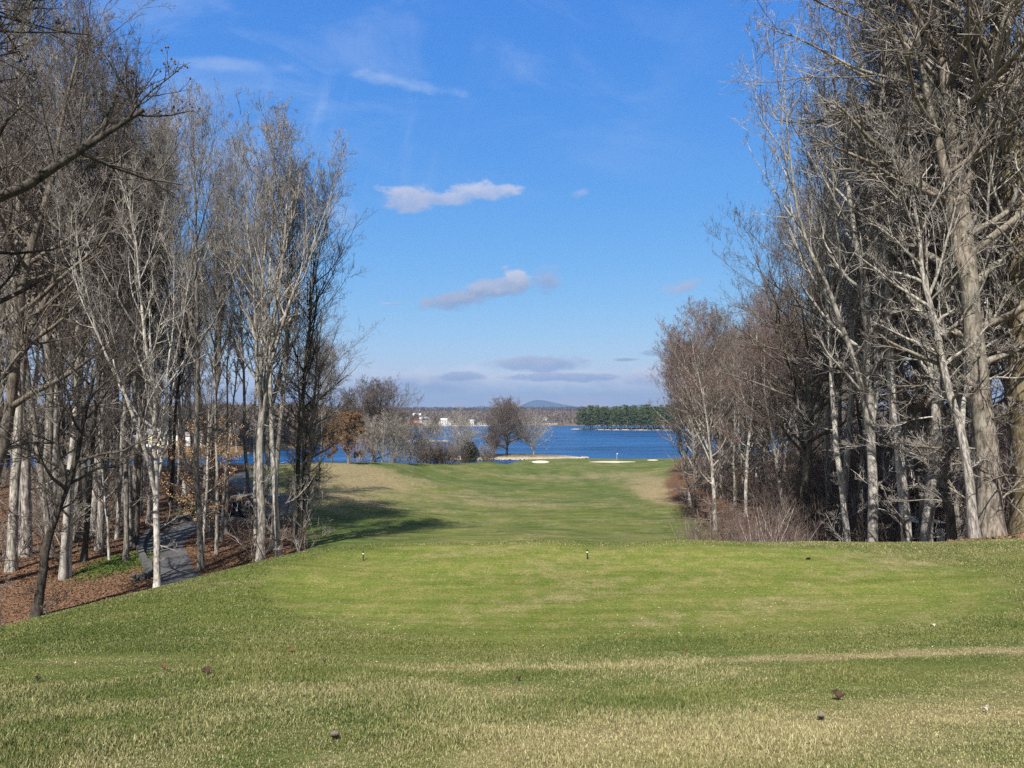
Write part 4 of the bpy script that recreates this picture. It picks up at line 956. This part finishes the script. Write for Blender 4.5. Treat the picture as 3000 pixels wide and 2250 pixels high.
X, Y = fanxy(420000, 9.6, 20.5); tz = tee(X, Y); lf = leafness(X, Y); k = lf < .5; X, Y, tz = X[k], Y[k], tz[k]
h = np.where(tz > .5, .007+.008*rng.rand(len(X)), .018+.022*rng.rand(len(X))); wd = (.0040+.00065*Y)*(.6+.7*rng.rand(len(X)))
cg = colours(X, Y, -.12, .8); ye = (.42*tz*rng.rand(len(X)))[:, None]; cg = cg*(1-ye)+np.array([.23, .235, .062])*ye
blades('short_grass', X, Y, h, wd, cg, 'short mown grass on the tee and its green collar', .8)
X, Y = fanxy(150000, 18.5, 27, .8); k = leafness(X, Y) < .5; X, Y = X[k], Y[k]
blades('bank_grass', X, Y, .02+.035*rng.rand(len(X)), .016*(.6+.7*rng.rand(len(X))), colours(X, Y, .0), 'longer grass along the far edge of the tee')
# pale flecks
X, Y = fanxy(3200, 8, 20); k = (tee(X, Y) > .4) | (rng.rand(len(X)) < .06); X, Y = X[k], Y[k]
V, F3 = leafcards(rng, np.c_[X, Y, gz(X, Y)+.012+.012*(tee(X, Y) < .5)], .020, .8)
tag(link('pale_flecks', npmesh('pale_flecks', V, F3, simple('fleck', (.62, .58, .40), .8))), 'tiny pale leaf scraps scattered over the tee', kind='stuff')
# single fallen leaves
def fallen(u, v, size, mt, label, up=.03, dm=2):
    size *= .72 if size != .11 else .95
    x, y, z = hit(u, v, dm); r = random.Random(int(u)); mb = MB(); n = 9; L = []
    for i in range(n):
        t_ = i/(n-1); wdt = math.sin(PI*t_**.8)*.42*(1+.25*(-1)**i)*size; cx = (t_-.5)*size; cz = .12*size*abs(t_-.5)*2+.02*size
        L.append([(cx, -wdt, cz+.30*wdt+r.uniform(0, .01)), (cx, 0, cz-.02), (cx, wdt, cz+.55*wdt+r.uniform(0, .015))])
    V = [p for a in L for p in a]; Fq = [(i*3+k, (i+1)*3+k, (i+1)*3+k+1, i*3+k+1) for i in range(n-1) for k in range(2)]
    mb.add(V, Fq); o = mb.build('fallen_leaf', mt, None, True); s = o.modifiers.new('thickness', 'SOLIDIFY'); s.thickness = .0012
    o.location = (x, y, z+up); o.rotation_euler = (r.uniform(-.3, .3), r.uniform(-.3, .3), r.uniform(0, 6)); tag(o, label, 'leaf')
DL, PL, RL = simple('dark_leaf', (.055, .030, .022), .7, var=.4, sc=30), simple('grey_leaf', (.17, .145, .115), .8, var=.3, sc=30), simple('red_leaf', (.13, .06, .035), .7, var=.3, sc=30)
WL = simple('bleached_leaf', (.48, .44, .36), .8, var=.2, sc=30)
for a in [(2455, 2052, .11, DL, 'curled dark brown leaf on the yellowish rough, largest in the right foreground', .035), (980, 2170, .07, PL, 'curled greyish leaf near the bottom of the picture left of centre', .035),
          (2405, 2112, .06, PL, 'small grey leaf just below the curled dark brown one', .03), (855, 1918, .10, RL, 'reddish leaf left of centre where green grass meets the rough', .04), (605, 1980, .11, DL, 'dark twig like leaf in the rough left of centre', .04),
          (480, 1965, .09, RL, 'rusty leaf on the grass at lower left', .04), (110, 2003, .09, DL, 'dark leaf in the rough near the left edge', .04), (2010, 1917, .09, RL, 'reddish brown leaf on the rough just below the green strip', .03),
          (2840, 1851, .08, RL, 'small red leaf on the green collar near the right edge', .03), (2735, 1839, .10, WL, 'pale upturned leaf on the green collar at right', .03), (2368, 1642, .16, DL, 'small dark leaf scrap out on the tee surface', .02), (950, 1945, .07, DL, 'dark speckled leaf beside the reddish one left of centre', .03),
          (2890, 2093, .06, WL, 'white upright leaf scrap at the right edge of the foreground', .03), (1520, 1998, .08, DL, 'flat dark leaf at the bottom centre', .03)]: fallen(*a)

# ------------------------------------------------------------------ tee markers, bunkers, flag
BLK = simple('black_paint', (.012, .012, .012), .5); WHT = simple('white_paint', (.78, .76, .70), .5, var=.05)
def stake(u, v, H, label, lean):
    x, y, z = hit(u, v); e = empty('tee_stake', (x, y, z)); e.rotation_euler = (0, lean, 0); tag(e, label, 'stake', 'black stakes on the tee')
    MB().tube([(0, 0, -.05), (0, 0, H*.66)], [.012, .013], 10).tube([(0, 0, H*.78), (0, 0, H*.93), (0, 0, H)], [.019, .014, .004], 10).build('post', BLK, e)
    MB().tube([(0, 0, H*.66), (0, 0, H*.78)], [.021, .021], 12).build('band', WHT, e)
stake(1064, 1643, .235, 'black stake with a white band at the left end of the tee', 0)
stake(1721, 1640, .25, 'slimmer leaning black stake in the middle of the tee', -.03)
SAND, t, b = material('sand', .95, .05); n = t.noise(wpos(t), 1.5, 5, .6); t.put(b.inputs['Base Color'], t.mix(n, (.50, .44, .33), (.72, .65, .52))); bump(t, b, n, .4, .05)
def bunker(us, label):
    P_ = [hit(u, v, 150)[:2] for u, v in us]; P_ = np.array(P_); c = P_.mean(0)
    ang = np.unwrap(np.arctan2(P_[:, 1]-c[1], P_[:, 0]-c[0])); V = [(c[0], c[1], g1(*c)+.16)]; n_ = 40
    o = np.argsort(np.arctan2(P_[:, 1]-c[1], P_[:, 0]-c[0])); A = np.arctan2(P_[o, 1]-c[1], P_[o, 0]-c[0]); Rd = np.hypot(P_[o, 0]-c[0], P_[o, 1]-c[1])
    for r_ in (.35, .7, 1.0):
        for k in range(n_):
            a = -PI+2*PI*k/n_; rr = np.interp(a, A, Rd, period=2*PI)*r_; x, y = c[0]+rr*math.cos(a), c[1]+rr*math.sin(a)
            V.append((x, y, g1(x, y)+(.16 if r_ < 1 else .02)))
    Ft = [(0, 1+k, 1+(k+1) % n_) for k in range(n_)]; Fq = [(1+j*n_+k, 1+(j+1)*n_+k, 1+(j+1)*n_+(k+1) % n_, 1+j*n_+(k+1) % n_) for j in range(2) for k in range(n_)]
    tag(link('sand_bunker', npmesh('sand_bunker', V, [np.array(Fq), np.array(Ft)], SAND, True)), label, kind='structure')
def ellip(u, v, ru, rv, n=14): return [(u+ru*math.cos(k*2*PI/n), v+rv*math.sin(k*2*PI/n)) for k in range(n)]
bunker(ellip(1583, 1353.5, 25, 3.6), 'rounded pale sand bunker left of the flag')
bunker(ellip(1795, 1353.5, 70, 1.8), 'long pale sand bunker in front of the flag')
bunker(ellip(1912, 1348.5, 16, 1.2), 'small pale sand bunker at the right end of the green')
mb = MB(); cx, cy = ux(1352, 300), 300
drp = [(cx+6*math.cos(a)*(1+.1*math.sin(3*a)), cy-1+3.2*math.sin(a)) for a in np.linspace(0, 2*PI, 24, endpoint=False)]
mb.add([(cx, cy-1, 1.25)]+[(x, y, .75) for x, y in drp], [(0, 1+k, 1+(k+1) % 24) for k in range(24)])
tag(mb.build('sand_beach', SAND), 'pale sand on the shore behind the evergreen bush', kind='structure')
mound('point_neck', 'grassy neck with riprap stones joining the point to the course', cx, 300, 9, 9, 1.2, (.45, .38, .30), (.40, .35, .24), seed=8)
# riprap
rk = random.Random(4); mb = MB()
for i in range(520):
    a = rk.uniform(PI*.98, PI*2.02); x = 31*math.cos(a)*rk.uniform(.93, 1.05)*1.0; y = 304+11*math.sin(a)*rk.uniform(.93, 1.08)
    if i % 3 == 0: x = cx+9*math.cos(a); y = 300+9*math.sin(a)*rk.uniform(.9, 1.1)
    s = rk.uniform(.25, .65); z = rk.uniform(0, .45)
    v = [(x+s*rk.uniform(.6, 1.2)*dx, y+s*rk.uniform(.6, 1.2)*dy, z+s*.8*rk.uniform(.5, 1)*dz) for dx, dy, dz in ((-1, 0, 0), (0, -1, 0), (1, 0, 0), (0, 1, 0), (0, 0, 1), (0, 0, -1))]
    mb.add(v, [(0, 1, 4), (1, 2, 4), (2, 3, 4), (3, 0, 4), (1, 0, 5), (2, 1, 5), (3, 2, 5), (0, 3, 5)])
tag(mb.build('riprap', simple('riprap_stone', (.46, .38, .30), .9, var=.35, sc=.8)), 'pale riprap stones along the near edge of the lakeside point', kind='stuff')
x, y, z = hit(1807, 1347.5, 235)
e = empty('golf_flag', (x, y, z)); tag(e, 'white golf flagstick standing on the distant green', 'flagstick')
MB().tube([(0, 0, -.2), (0, 0, 2.3)], [.035, .03], 8).build('pole', WHT, e)
fl = MB(); fl.add([(0.03+.45*i/6, .03*math.sin(i*1.3), 2.28-.02*i) for i in range(7)]+[(0.03+.45*i/6, .03*math.sin(i*1.3), 1.93+.02*i) for i in range(7)], [(i, i+1, i+8, i+7) for i in range(6)])
o = fl.build('flag', WHT, e); s_ = o.modifiers.new('cloth', 'SOLIDIFY'); s_.thickness = .008

# ------------------------------------------------------------------ golf cart with bags and a person
TAN = simple('tan_canopy', (.62, .50, .30), .5, var=.06); NAVY = simple('navy_body', (.012, .016, .032), .3, .5); TYRE = simple('tyre_rubber', (.02, .02, .02), .8); SEAT = simple('dark_seat', (.035, .03, .028), .6)
STEEL = simple('club_steel', (.62, .62, .64), .25, metal=.8); SILV = simple('silver_plastic', (.55, .56, .60), .35)
cxy = hit(703, 1516, 40); CX, CY, CZ = cxy[0], cxy[1]+.3, cxy[2]+.05
cart = empty('golf_cart', (CX, CY, CZ), R(-8)); tag(cart, 'dark golf cart with a tan canopy seen from behind on the asphalt path', 'golf cart')
MB().box(-.58, .58, -.95, .35, .30, .62, .03, .03).box(-.56, .56, .35, 1.25, .28, .40).box(-.52, .52, .95, 1.35, .40, .85, .06, .14).box(-.56, .56, -.95, -.2, .62, .80, .03, .05).build('body', NAVY, cart, bevel=.03)
MB().box(-.60, .60, -.95, .95, 1.78, 1.84, .03, .03).box(-.55, .55, -.97, -.90, 1.62, 1.78).box(-.55, -.47, -.96, -.90, 1.42, 1.62).box(.47, .55, -.96, -.90, 1.42, 1.62).build('roof', TAN, cart, bevel=.015)
for sx in (-1, 1):
    MB().tube([(sx*.52, -.62, .6), (sx*.52, -.66, 1.2), (sx*.52, -.75, 1.78)], .02, 8).build('roof_post', BLK, cart)
    MB().tube([(sx*.50, 1.15, .8), (sx*.50, .92, 1.3), (sx*.52, .80, 1.78)], .02, 8).build('roof_post', BLK, cart)
MB().box(-.50, .50, -.35, .20, .80, .92, .02, .02).build('seat', SEAT, cart, bevel=.03)
MB().box(-.50, .50, -.45, -.34, .95, 1.32, .02, .0).build('backrest', SEAT, cart, bevel=.03)
sw = MB(); sw.tube([(-.25+.16*math.cos(a), .58+.08*math.sin(a), 1.08+.14*math.sin(a)) for a in np.linspace(0, 2*PI, 15)], .012, 6, False); sw.tube([(-.25, .62, 1.07), (-.25, .95, .75)], .015, 6); sw.build('steering_wheel', BLK, cart)
MB().box(-.45, .45, -1.22, -.95, .40, .46).box(-.45, .45, -1.24, -1.20, .46, .60).build('bag_rack', BLK, cart)
for sx in (-1, 1):
    for yy_ in (-.62, .98):
        wmb = MB(); wmb.tube([(sx*.44, yy_, .23), (sx*.47, yy_, .23), (sx*.59, yy_, .23), (sx*.62, yy_, .23)], [.19, .23, .23, .19], 20)
        wo = wmb.build('wheel', TYRE, cart); MB().tube([(sx*.615, yy_, .23), (sx*.632, yy_, .23)], [.12, .11], 14).build('rim', SILV, wo)
    MB().box(sx*.42-.06, sx*.42+.06, -.975, -.955, .66, .72).build('tail_light', simple('tail_light', (.4, .02, .02), .3), cart)
def bag(dx, mt, accent, label, seed):
    r = random.Random(seed); m4 = cart.matrix_basis
    e = empty('golf_bag', (CX+dx*math.cos(R(-8))+1.09*math.sin(R(-8)), CY+dx*math.sin(R(-8))-1.09*math.cos(R(-8)), CZ+.46), R(-8)); tag(e, label, 'golf bag')
    MB().tube([(0, 0, 0), (0, 0, .03), (0, .03, .45), (0, .06, .82), (0, .06, .86)], [.11, .13, .125, .14, .145], 14).build('bag_body', mt, e)
    MB().box(-.09, .09, -.16, -.08, .12, .45, .02, .02).build('pocket', accent, e, bevel=.015)
    hd = MB(); cl = MB()
    for k in range(7):
        a = k*.9; x0, y0 = .08*math.cos(a), .06+.08*math.sin(a); hh = r.uniform(1.02, 1.22); x1 = x0*1.6; cl.tube([(x0*.6, y0, .75), (x1, y0, hh)], .007, 5)
        if k < 3: hd.tube([(x1-.05, y0, hh), (x1, y0-.01, hh+.05), (x1+.06, y0, hh+.03)], [.02, .045, .02], 8)
        else: hd.box(x1-.045, x1+.02, y0-.012, y0+.012, hh-.02, hh+.06, .012, 0)
    c_ = cl.build('club', STEEL, e); hd.build('club_head', accent, c_)
    MB().box(.05, .11, -.17, -.15, .45, .80).build('towel', WHT, e)
bag(-.26, simple('dark_bag', (.02, .018, .025), .6), simple('red_accent', (.35, .03, .05), .5), 'dark golf bag with red head covers on the left of the cart rack', 3)
bag(.24, simple('navy_bag', (.02, .03, .07), .6), SILV, 'navy golf bag with silver club heads on the right of the cart rack', 4)
def skin(name, verts, edges, rad, m, parent, sub=2, root=0):
    me = bpy.data.meshes.new(name); me.from_pydata(verts, edges, []); o = link(name, me, parent); md = o.modifiers.new('skin', 'SKIN'); md.use_smooth_shade = True
    if not me.skin_vertices: me.attributes.new('skin', 'FLOAT', 'POINT') if False else None
    for i, r_ in enumerate(rad):
        sv = me.skin_vertices[0].data[i]; sv.radius = (r_, r_) if not isinstance(r_, tuple) else r_; sv.use_root = (i == root)
    sb = o.modifiers.new('sub', 'SUBSURF'); sb.levels = sb.render_levels = sub; me.materials.append(m); return o
def person(x, y, z, rz, label):
    e = empty('person', (x, y, z), rz); tag(e, label, 'person'); SK = simple('skin_tone', (.55, .33, .24), .55, var=.05)
    V = [(0, 0, .95), (0, 0, 1.12), (0, -.01, 1.34), (0, 0, 1.47), (0, .02, 1.53), (0, .035, 1.62), (0, .02, 1.72)]; E = [(i, i+1) for i in range(6)]; Rd = [.14, .13, .15, .06, .065, .09, .07]
    for s in (-1, 1):
        b_ = len(V); V += [(s*.17, 0, 1.40), (s*.23, -.01, 1.14), (s*.19, .20, 1.03), (s*.18, .27, 1.01)]; Rd += [.06, .045, .03, .032]; E += [(2, b_), (b_, b_+1), (b_+1, b_+2), (b_+2, b_+3)]
        for f in range(4):
            k = len(V); ox = (f-1.5)*.02; V += [(s*.18+ox, .31+.01*(1.5-abs(f-1.5)), 1.0), (s*.18+ox, .335, .975)]; Rd += [.009, .008]; E += [(b_+3, k), (k, k+1)]
        k = len(V); V += [(s*.15, .28, 1.02)]; Rd += [.010]; E += [(b_+2, k)]
        b_ = len(V); V += [(s*.09, 0, .86), (s*.10, .02, .49), (s*.10, -.02, .09), (s*.11, .13, .04)]; Rd += [.09, .06, .045, .035]; E += [(0, b_), (b_, b_+1), (b_+1, b_+2), (b_+2, b_+3)]
    skin('body', V, E, Rd, SK, e)
    hair = MB(); hair.tube([(0, -.01, 1.56), (0, -.03, 1.64), (0, -.005, 1.73), (0, .01, 1.775)], [.075, .108, .10, .03], 12); hair.build('hair', simple('dark_hair', (.03, .02, .015), .6), e, True)
    for s in (-1, 1): MB().tube([(s*.092, .02, 1.61), (s*.108, .015, 1.635)], [.02, .014], 6).build('ear', SK, e)
    MB().tube([(0, .115, 1.61), (0, .145, 1.60)], [.014, .016], 6).build('nose', SK, e)
    V = [(0, 0, .92), (0, 0, 1.12), (0, -.01, 1.33), (0, 0, 1.43)]; E = [(0, 1), (1, 2), (2, 3)]; Rd = [.165, .16, .18, .08]
    skin('vest', V, E, [(a, a*.8) for a in Rd], simple('dark_vest', (.02, .022, .035), .8), e)
    V = [(0, 0, 1.38)]; E = []; Rd = [.12]
    for s in (-1, 1): b_ = len(V); V += [(s*.18, 0, 1.39), (s*.24, -.01, 1.14), (s*.20, .18, 1.04)]; Rd += [.075, .06, .045]; E += [(0, b_), (b_, b_+1), (b_+1, b_+2)]
    skin('shirt', V, E, Rd, simple('pale_shirt', (.60, .60, .60), .8), e)
    V = [(0, 0, .95)]; E = []; Rd = [.15]
    for s in (-1, 1): b_ = len(V); V += [(s*.09, 0, .86), (s*.10, .02, .49), (s*.10, -.02, .12)]; Rd += [.105, .08, .065]; E += [(0, b_), (b_, b_+1), (b_+1, b_+2)]
    skin('trousers', V, E, Rd, simple('black_trousers', (.012, .012, .015), .8), e)
    for s in (-1, 1): MB().box(s*.11-.05, s*.11+.05, -.09, .19, .0, .09, .012, .02).build('shoe', BLK, e, bevel=.02)
px_, py_ = ux(731, CY-.9), CY-.9
person(px_, py_, g1(px_, py_)+.03, R(165), 'person in a dark vest and pale sleeves standing beside the golf cart')

# ------------------------------------------------------------------ white doored shed in the right wood
sx_, sy_ = ux(2728, 43), 43.0; sz = g1(sx_, sy_)
ztop = at(2728, 1528, 43)[2]; SH = ztop-sz
e = empty('shed', (sx_, sy_, sz)); tag(e, 'small dark shed with a white door and white roof edge among the right trees', 'shed')
MB().box(-.85, .85, 0, 1.9, -.3, SH-.08).build('wall', simple('dark_boards', (.045, .045, .05), .8), e)
MB().box(-1.15, .6, -.25, 2.1, SH-.06, SH).build('roof', WHT, e, bevel=.01)
dr_ = MB().box(.14, .62, -.05, -.004, .02, SH-.42).build('door', simple('white_door', (.80, .80, .74), .5, var=.03), e); MB().tube([(.20, -.09, SH*.4), (.20, -.05, SH*.4)], .02, 8).build('handle', BLK, dr_)

# ------------------------------------------------------------------ houses
HW = {'white': simple('white_siding', (.72, .71, .68), .7, var=.05), 'cream': simple('cream_siding', (.66, .58, .38), .7, var=.06), 'tan': simple('tan_siding', (.40, .31, .22), .7, var=.08), 'grey': simple('grey_siding', (.40, .41, .43), .7, var=.08), 'red': simple('red_siding', (.36, .16, .11), .7, var=.08)}
RF = {'dark': simple('dark_shingle', (.06, .06, .065), .9, var=.25), 'grey': simple('grey_shingle', (.22, .22, .24), .9, var=.2), 'white': simple('white_roof', (.62, .63, .66), .7, var=.08), 'red': simple('red_roof', (.38, .17, .12), .9, var=.15)}
GLASS = simple('dark_glass', (.03, .04, .055), .12, .6)
def house(x, y, z, w_, d_, h_, wall, roof, label, rz=0.0, rh=None, hip=False, group=None, name='house', storeys=1, dormer=False, porch=False, chim=True):
    e = empty(name, (x, y, z), rz); tag(e, label, 'building', group); rh = rh or w_*.2; a, b_ = w_/2, d_/2
    MB().box(-a, a, -b_, b_, -1.5, h_).build('wall', HW[wall], e)
    o = .45; r = MB()
    if hip: r.add([(-a-o, -b_-o, h_), (a+o, -b_-o, h_), (a+o, b_+o, h_), (-a-o, b_+o, h_), (-a+b_*.9, 0, h_+rh), (a-b_*.9, 0, h_+rh)], [(0, 1, 5, 4), (1, 2, 5), (2, 3, 4, 5), (3, 0, 4), (3, 2, 1, 0)])
    else: r.add([(-a-o, -b_-o, h_+.02), (a+o, -b_-o, h_+.02), (a+o, b_+o, h_+.02), (-a-o, b_+o, h_+.02), (-a-o, 0, h_+rh), (a+o, 0, h_+rh)], [(0, 1, 5, 4), (1, 2, 5), (2, 3, 4, 5), (3, 0, 4), (3, 2, 1, 0)])
    ro = r.build('roof', RF[roof], e)
    if chim: MB().box(a*.4, a*.4+.8, -.1, .7, h_+.2, h_+rh+.9).build('chimney', HW['tan'], ro)
    n = max(2, int(w_/3.2))
    for s in range(storeys):
        z0 = 1.0+s*2.9
        for k in range(n):
            cx = -a+(k+.5)*w_/n
            if s == 0 and k == n//2: MB().box(cx-.5, cx+.5, -b_-.06, -b_-.004, 0, 2.1).build('door', RF['dark'], e); continue
            f = MB().box(cx-.62, cx+.62, -b_-.07, -b_-.004, z0-.07, z0+1.37).build('window', HW['white'], e)
            MB().box(cx-.52, cx+.52, -b_-.10, -b_-.072, z0, z0+1.3).build('pane', GLASS, f)
    if dormer: MB().box(-1.6, 1.6, -b_*.75, 0, h_+.3, h_+rh*.85).build('dormer', HW['white'], ro)
    if porch:
        for k in range(5):
            cx = -a+k*w_/4; MB().tube([(cx, -b_-2.3, 0), (cx, -b_-2.3, 2.7)], .16, 8).build('column', HW['white'], e)
        MB().box(-a-.3, a+.3, -b_-2.6, -b_-.01, 2.7, 3.0).build('porch_roof', RF[roof], e); MB().box(-a-.3, a+.3, -b_-2.6, -b_-.01, -.8, .05).build('deck', HW['white'], e)
    return e
# boathouse on stilts across the inlet
bd = 318.; bx = ux(440, bd); e = empty('boathouse', (bx, bd, .0)); tag(e, 'open white boathouse with a dark hipped roof over the inlet water', 'boathouse')
r = MB(); r.add([(-5.6, -3.2, 3.1), (5.6, -3.2, 3.1), (5.6, 3.2, 3.1), (-5.6, 3.2, 3.1), (-3.0, 0, 4.7), (3.0, 0, 4.7)], [(0, 1, 5, 4), (1, 2, 5), (2, 3, 4, 5), (3, 0, 4), (3, 2, 1, 0)]); ro = r.build('roof', RF['dark'], e)
MB().box(-1.8, 1.4, -1.0, 1.0, 4.2, 5.3).build('cupola', HW['white'], ro)
MB().box(-5.4, 5.4, -3.0, 3.0, 2.75, 3.08).build('beam', HW['white'], e); MB().box(-5.8, 5.8, -3.4, 3.6, .25, .5).build('deck', HW['white'], e)
for k in range(5):
    for yy_ in (-2.9, 2.9): MB().box(-5.3+k*2.6, -5.08+k*2.6, yy_-.11, yy_+.11, -2, 2.74).build('post', HW['white'], e)
def bz(x, y): return float(bankz(x, y))
for (u, d, w_, h_, wl_, rf_, lab) in [(455, 350, 13, 5.5, 'cream', 'grey', 'cream two storey house on the bank above the open boathouse'), (500, 352, 11, 5, 'white', 'dark', 'white house on the inlet bank right of the cream house'), (395, 345, 9, 4, 'white', 'grey', 'small white house on the inlet bank left of the open boathouse'),
        (575, 350, 10, 4.2, 'white', 'grey', 'white cottage by the inlet seen between the trunks left of the path'), (655, 352, 12, 4.5, 'tan', 'dark', 'tan cottage by the inlet seen above the golf cart')]:
    x = ux(u, d); house(x, d, max(.5, bz(x, d)), w_, 8, h_, wl_, rf_, lab, storeys=2 if h_ > 5 else 1)
FH = [(1222, 1228, 24, 9, 6.5, 'white', 'white', 'white building standing highest above the far marina', 2), (1172, 1236, 16, 8, 4, 'grey', 'grey', 'grey house at the left end of the far shore cluster', 1), (1196, 1234, 15, 8, 4.5, 'white', 'grey', 'white house beside the highest white building', 1),
      (1148, 1240, 14, 8, 4, 'tan', 'grey', 'tan house behind the spreading dark limbed tree across the lake', 1), (1245, 1240, 32, 9, 6.2, 'white', 'white', 'long white two storey building above the far marina', 2), (1252, 1247, 26, 8, 4, 'cream', 'grey', 'low cream building at the water in front of the long white one', 1),
      (1301, 1245, 20, 9, 7.0, 'white', 'white', 'tall white gabled house right of the small spit tree across the lake', 2), (1289, 1244, 16, 9, 4.2, 'cream', 'grey', 'cream wing left of the tall white gabled house', 1), (1318, 1245, 14, 8, 4.0, 'white', 'grey', 'low white house right of the tall gabled one', 1),
      (1381, 1244, 14, 8, 5.5, 'white', 'white', 'white house with a steep roof on the far shore left of the round tree', 1), (1370, 1246, 12, 7, 2.8, 'tan', 'dark', 'low tan boathouse left of the steep roofed white house', 1), (1404, 1245, 14, 8, 3.6, 'grey', 'dark', 'grey house with a dark roof on the far shore', 1), (1422, 1245, 13, 8, 3.4, 'tan', 'dark', 'tan house second to the left of the round tree', 1),
      (1478, 1238, 13, 9, 5, 'white', 'white', 'white house showing through the round crowned tree', 2), (1508, 1240, 12, 8, 3.6, 'white', 'grey', 'small white house right behind the round crowned tree', 1), (1606, 1244, 56, 10, 3.0, 'tan', 'dark', 'very long low tan lodge with a dark roof on the far shore', 1), (1594, 1239, 22, 9, 6.5, 'cream', 'grey', 'cream gabled house standing behind the long low lodge', 2),
      (1535, 1243, 10, 7, 3.2, 'grey', 'dark', 'grey cabin left of the long low lodge', 1), (1212, 1247, 36, 8, 3.2, 'red', 'red', 'long reddish roofed marina shed at the far left shore', 1)]
for (u, v, wpx, d_, h_, wl_, rf_, lab, st) in FH:
    x0 = (u-1500)/F
    ds = np.arange(900, 1500, 2.); zz = farz(x0*ds, ds); vv = 1205+F*(CAMZ-zz)/ds; ok = np.where((zz > .7) & (vv <= v))[0]; d = ds[ok[0]] if len(ok) else 1010.
    x = x0*d; z = float(farz(x, d)); house(x, d, z, wpx/F*d*.92, d_, h_, wl_, rf_, lab, storeys=st, rh=min(3.2, wpx/F*d*.25), hip='lodge' in lab, chim=False, rz=random.Random(u).uniform(-.2, .2))
for (u, v, d, w_, lab) in [(1236, 1204, 2600, 15, 'left one of two tiny white houses high on the wooded hill'), (1243, 1204.5, 2590, 13, 'right one of two tiny white houses high on the wooded hill'), (1641, 1202, 2700, 17, 'white farmhouse high on the hill right of the main mountain'), (1629, 1204, 2690, 12, 'small white barn left of the hilltop farmhouse')]:
    p = at(u, v, d); z = float(farz(p[0], d)); house(p[0], d, max(z, p[2]-9), w_, 12, max(5, p[2]-max(z, p[2]-9)), 'white', 'white', lab, rh=4, chim=False)
tag(MB().box(ux(1280, 966), ux(1440, 966), 965, 967, -1.5, .75).build('seawall', HW['white']), 'pale seawall in front of the houses on the far shore', 'wall')
# ------------------------------------------------------------------ air
hb = MB().box(-15600, 15600, -700, 16000, -6.0, 420)
hm = bpy.data.materials.new('haze'); hm.use_nodes = True; t = NT(hm.node_tree)
vol = t.n('ShaderNodeVolumePrincipled', {'Color': (.48, .69, 1.0), 'Density': 1.25e-4, 'Anisotropy': 0.2}); t.nt.links.new(vol.outputs[0], t.n('ShaderNodeOutputMaterial').inputs['Volume'])
hz = hb.build('haze', hm); tag(hz, 'thin blue haze in the air over the lake and hills', kind='stuff')
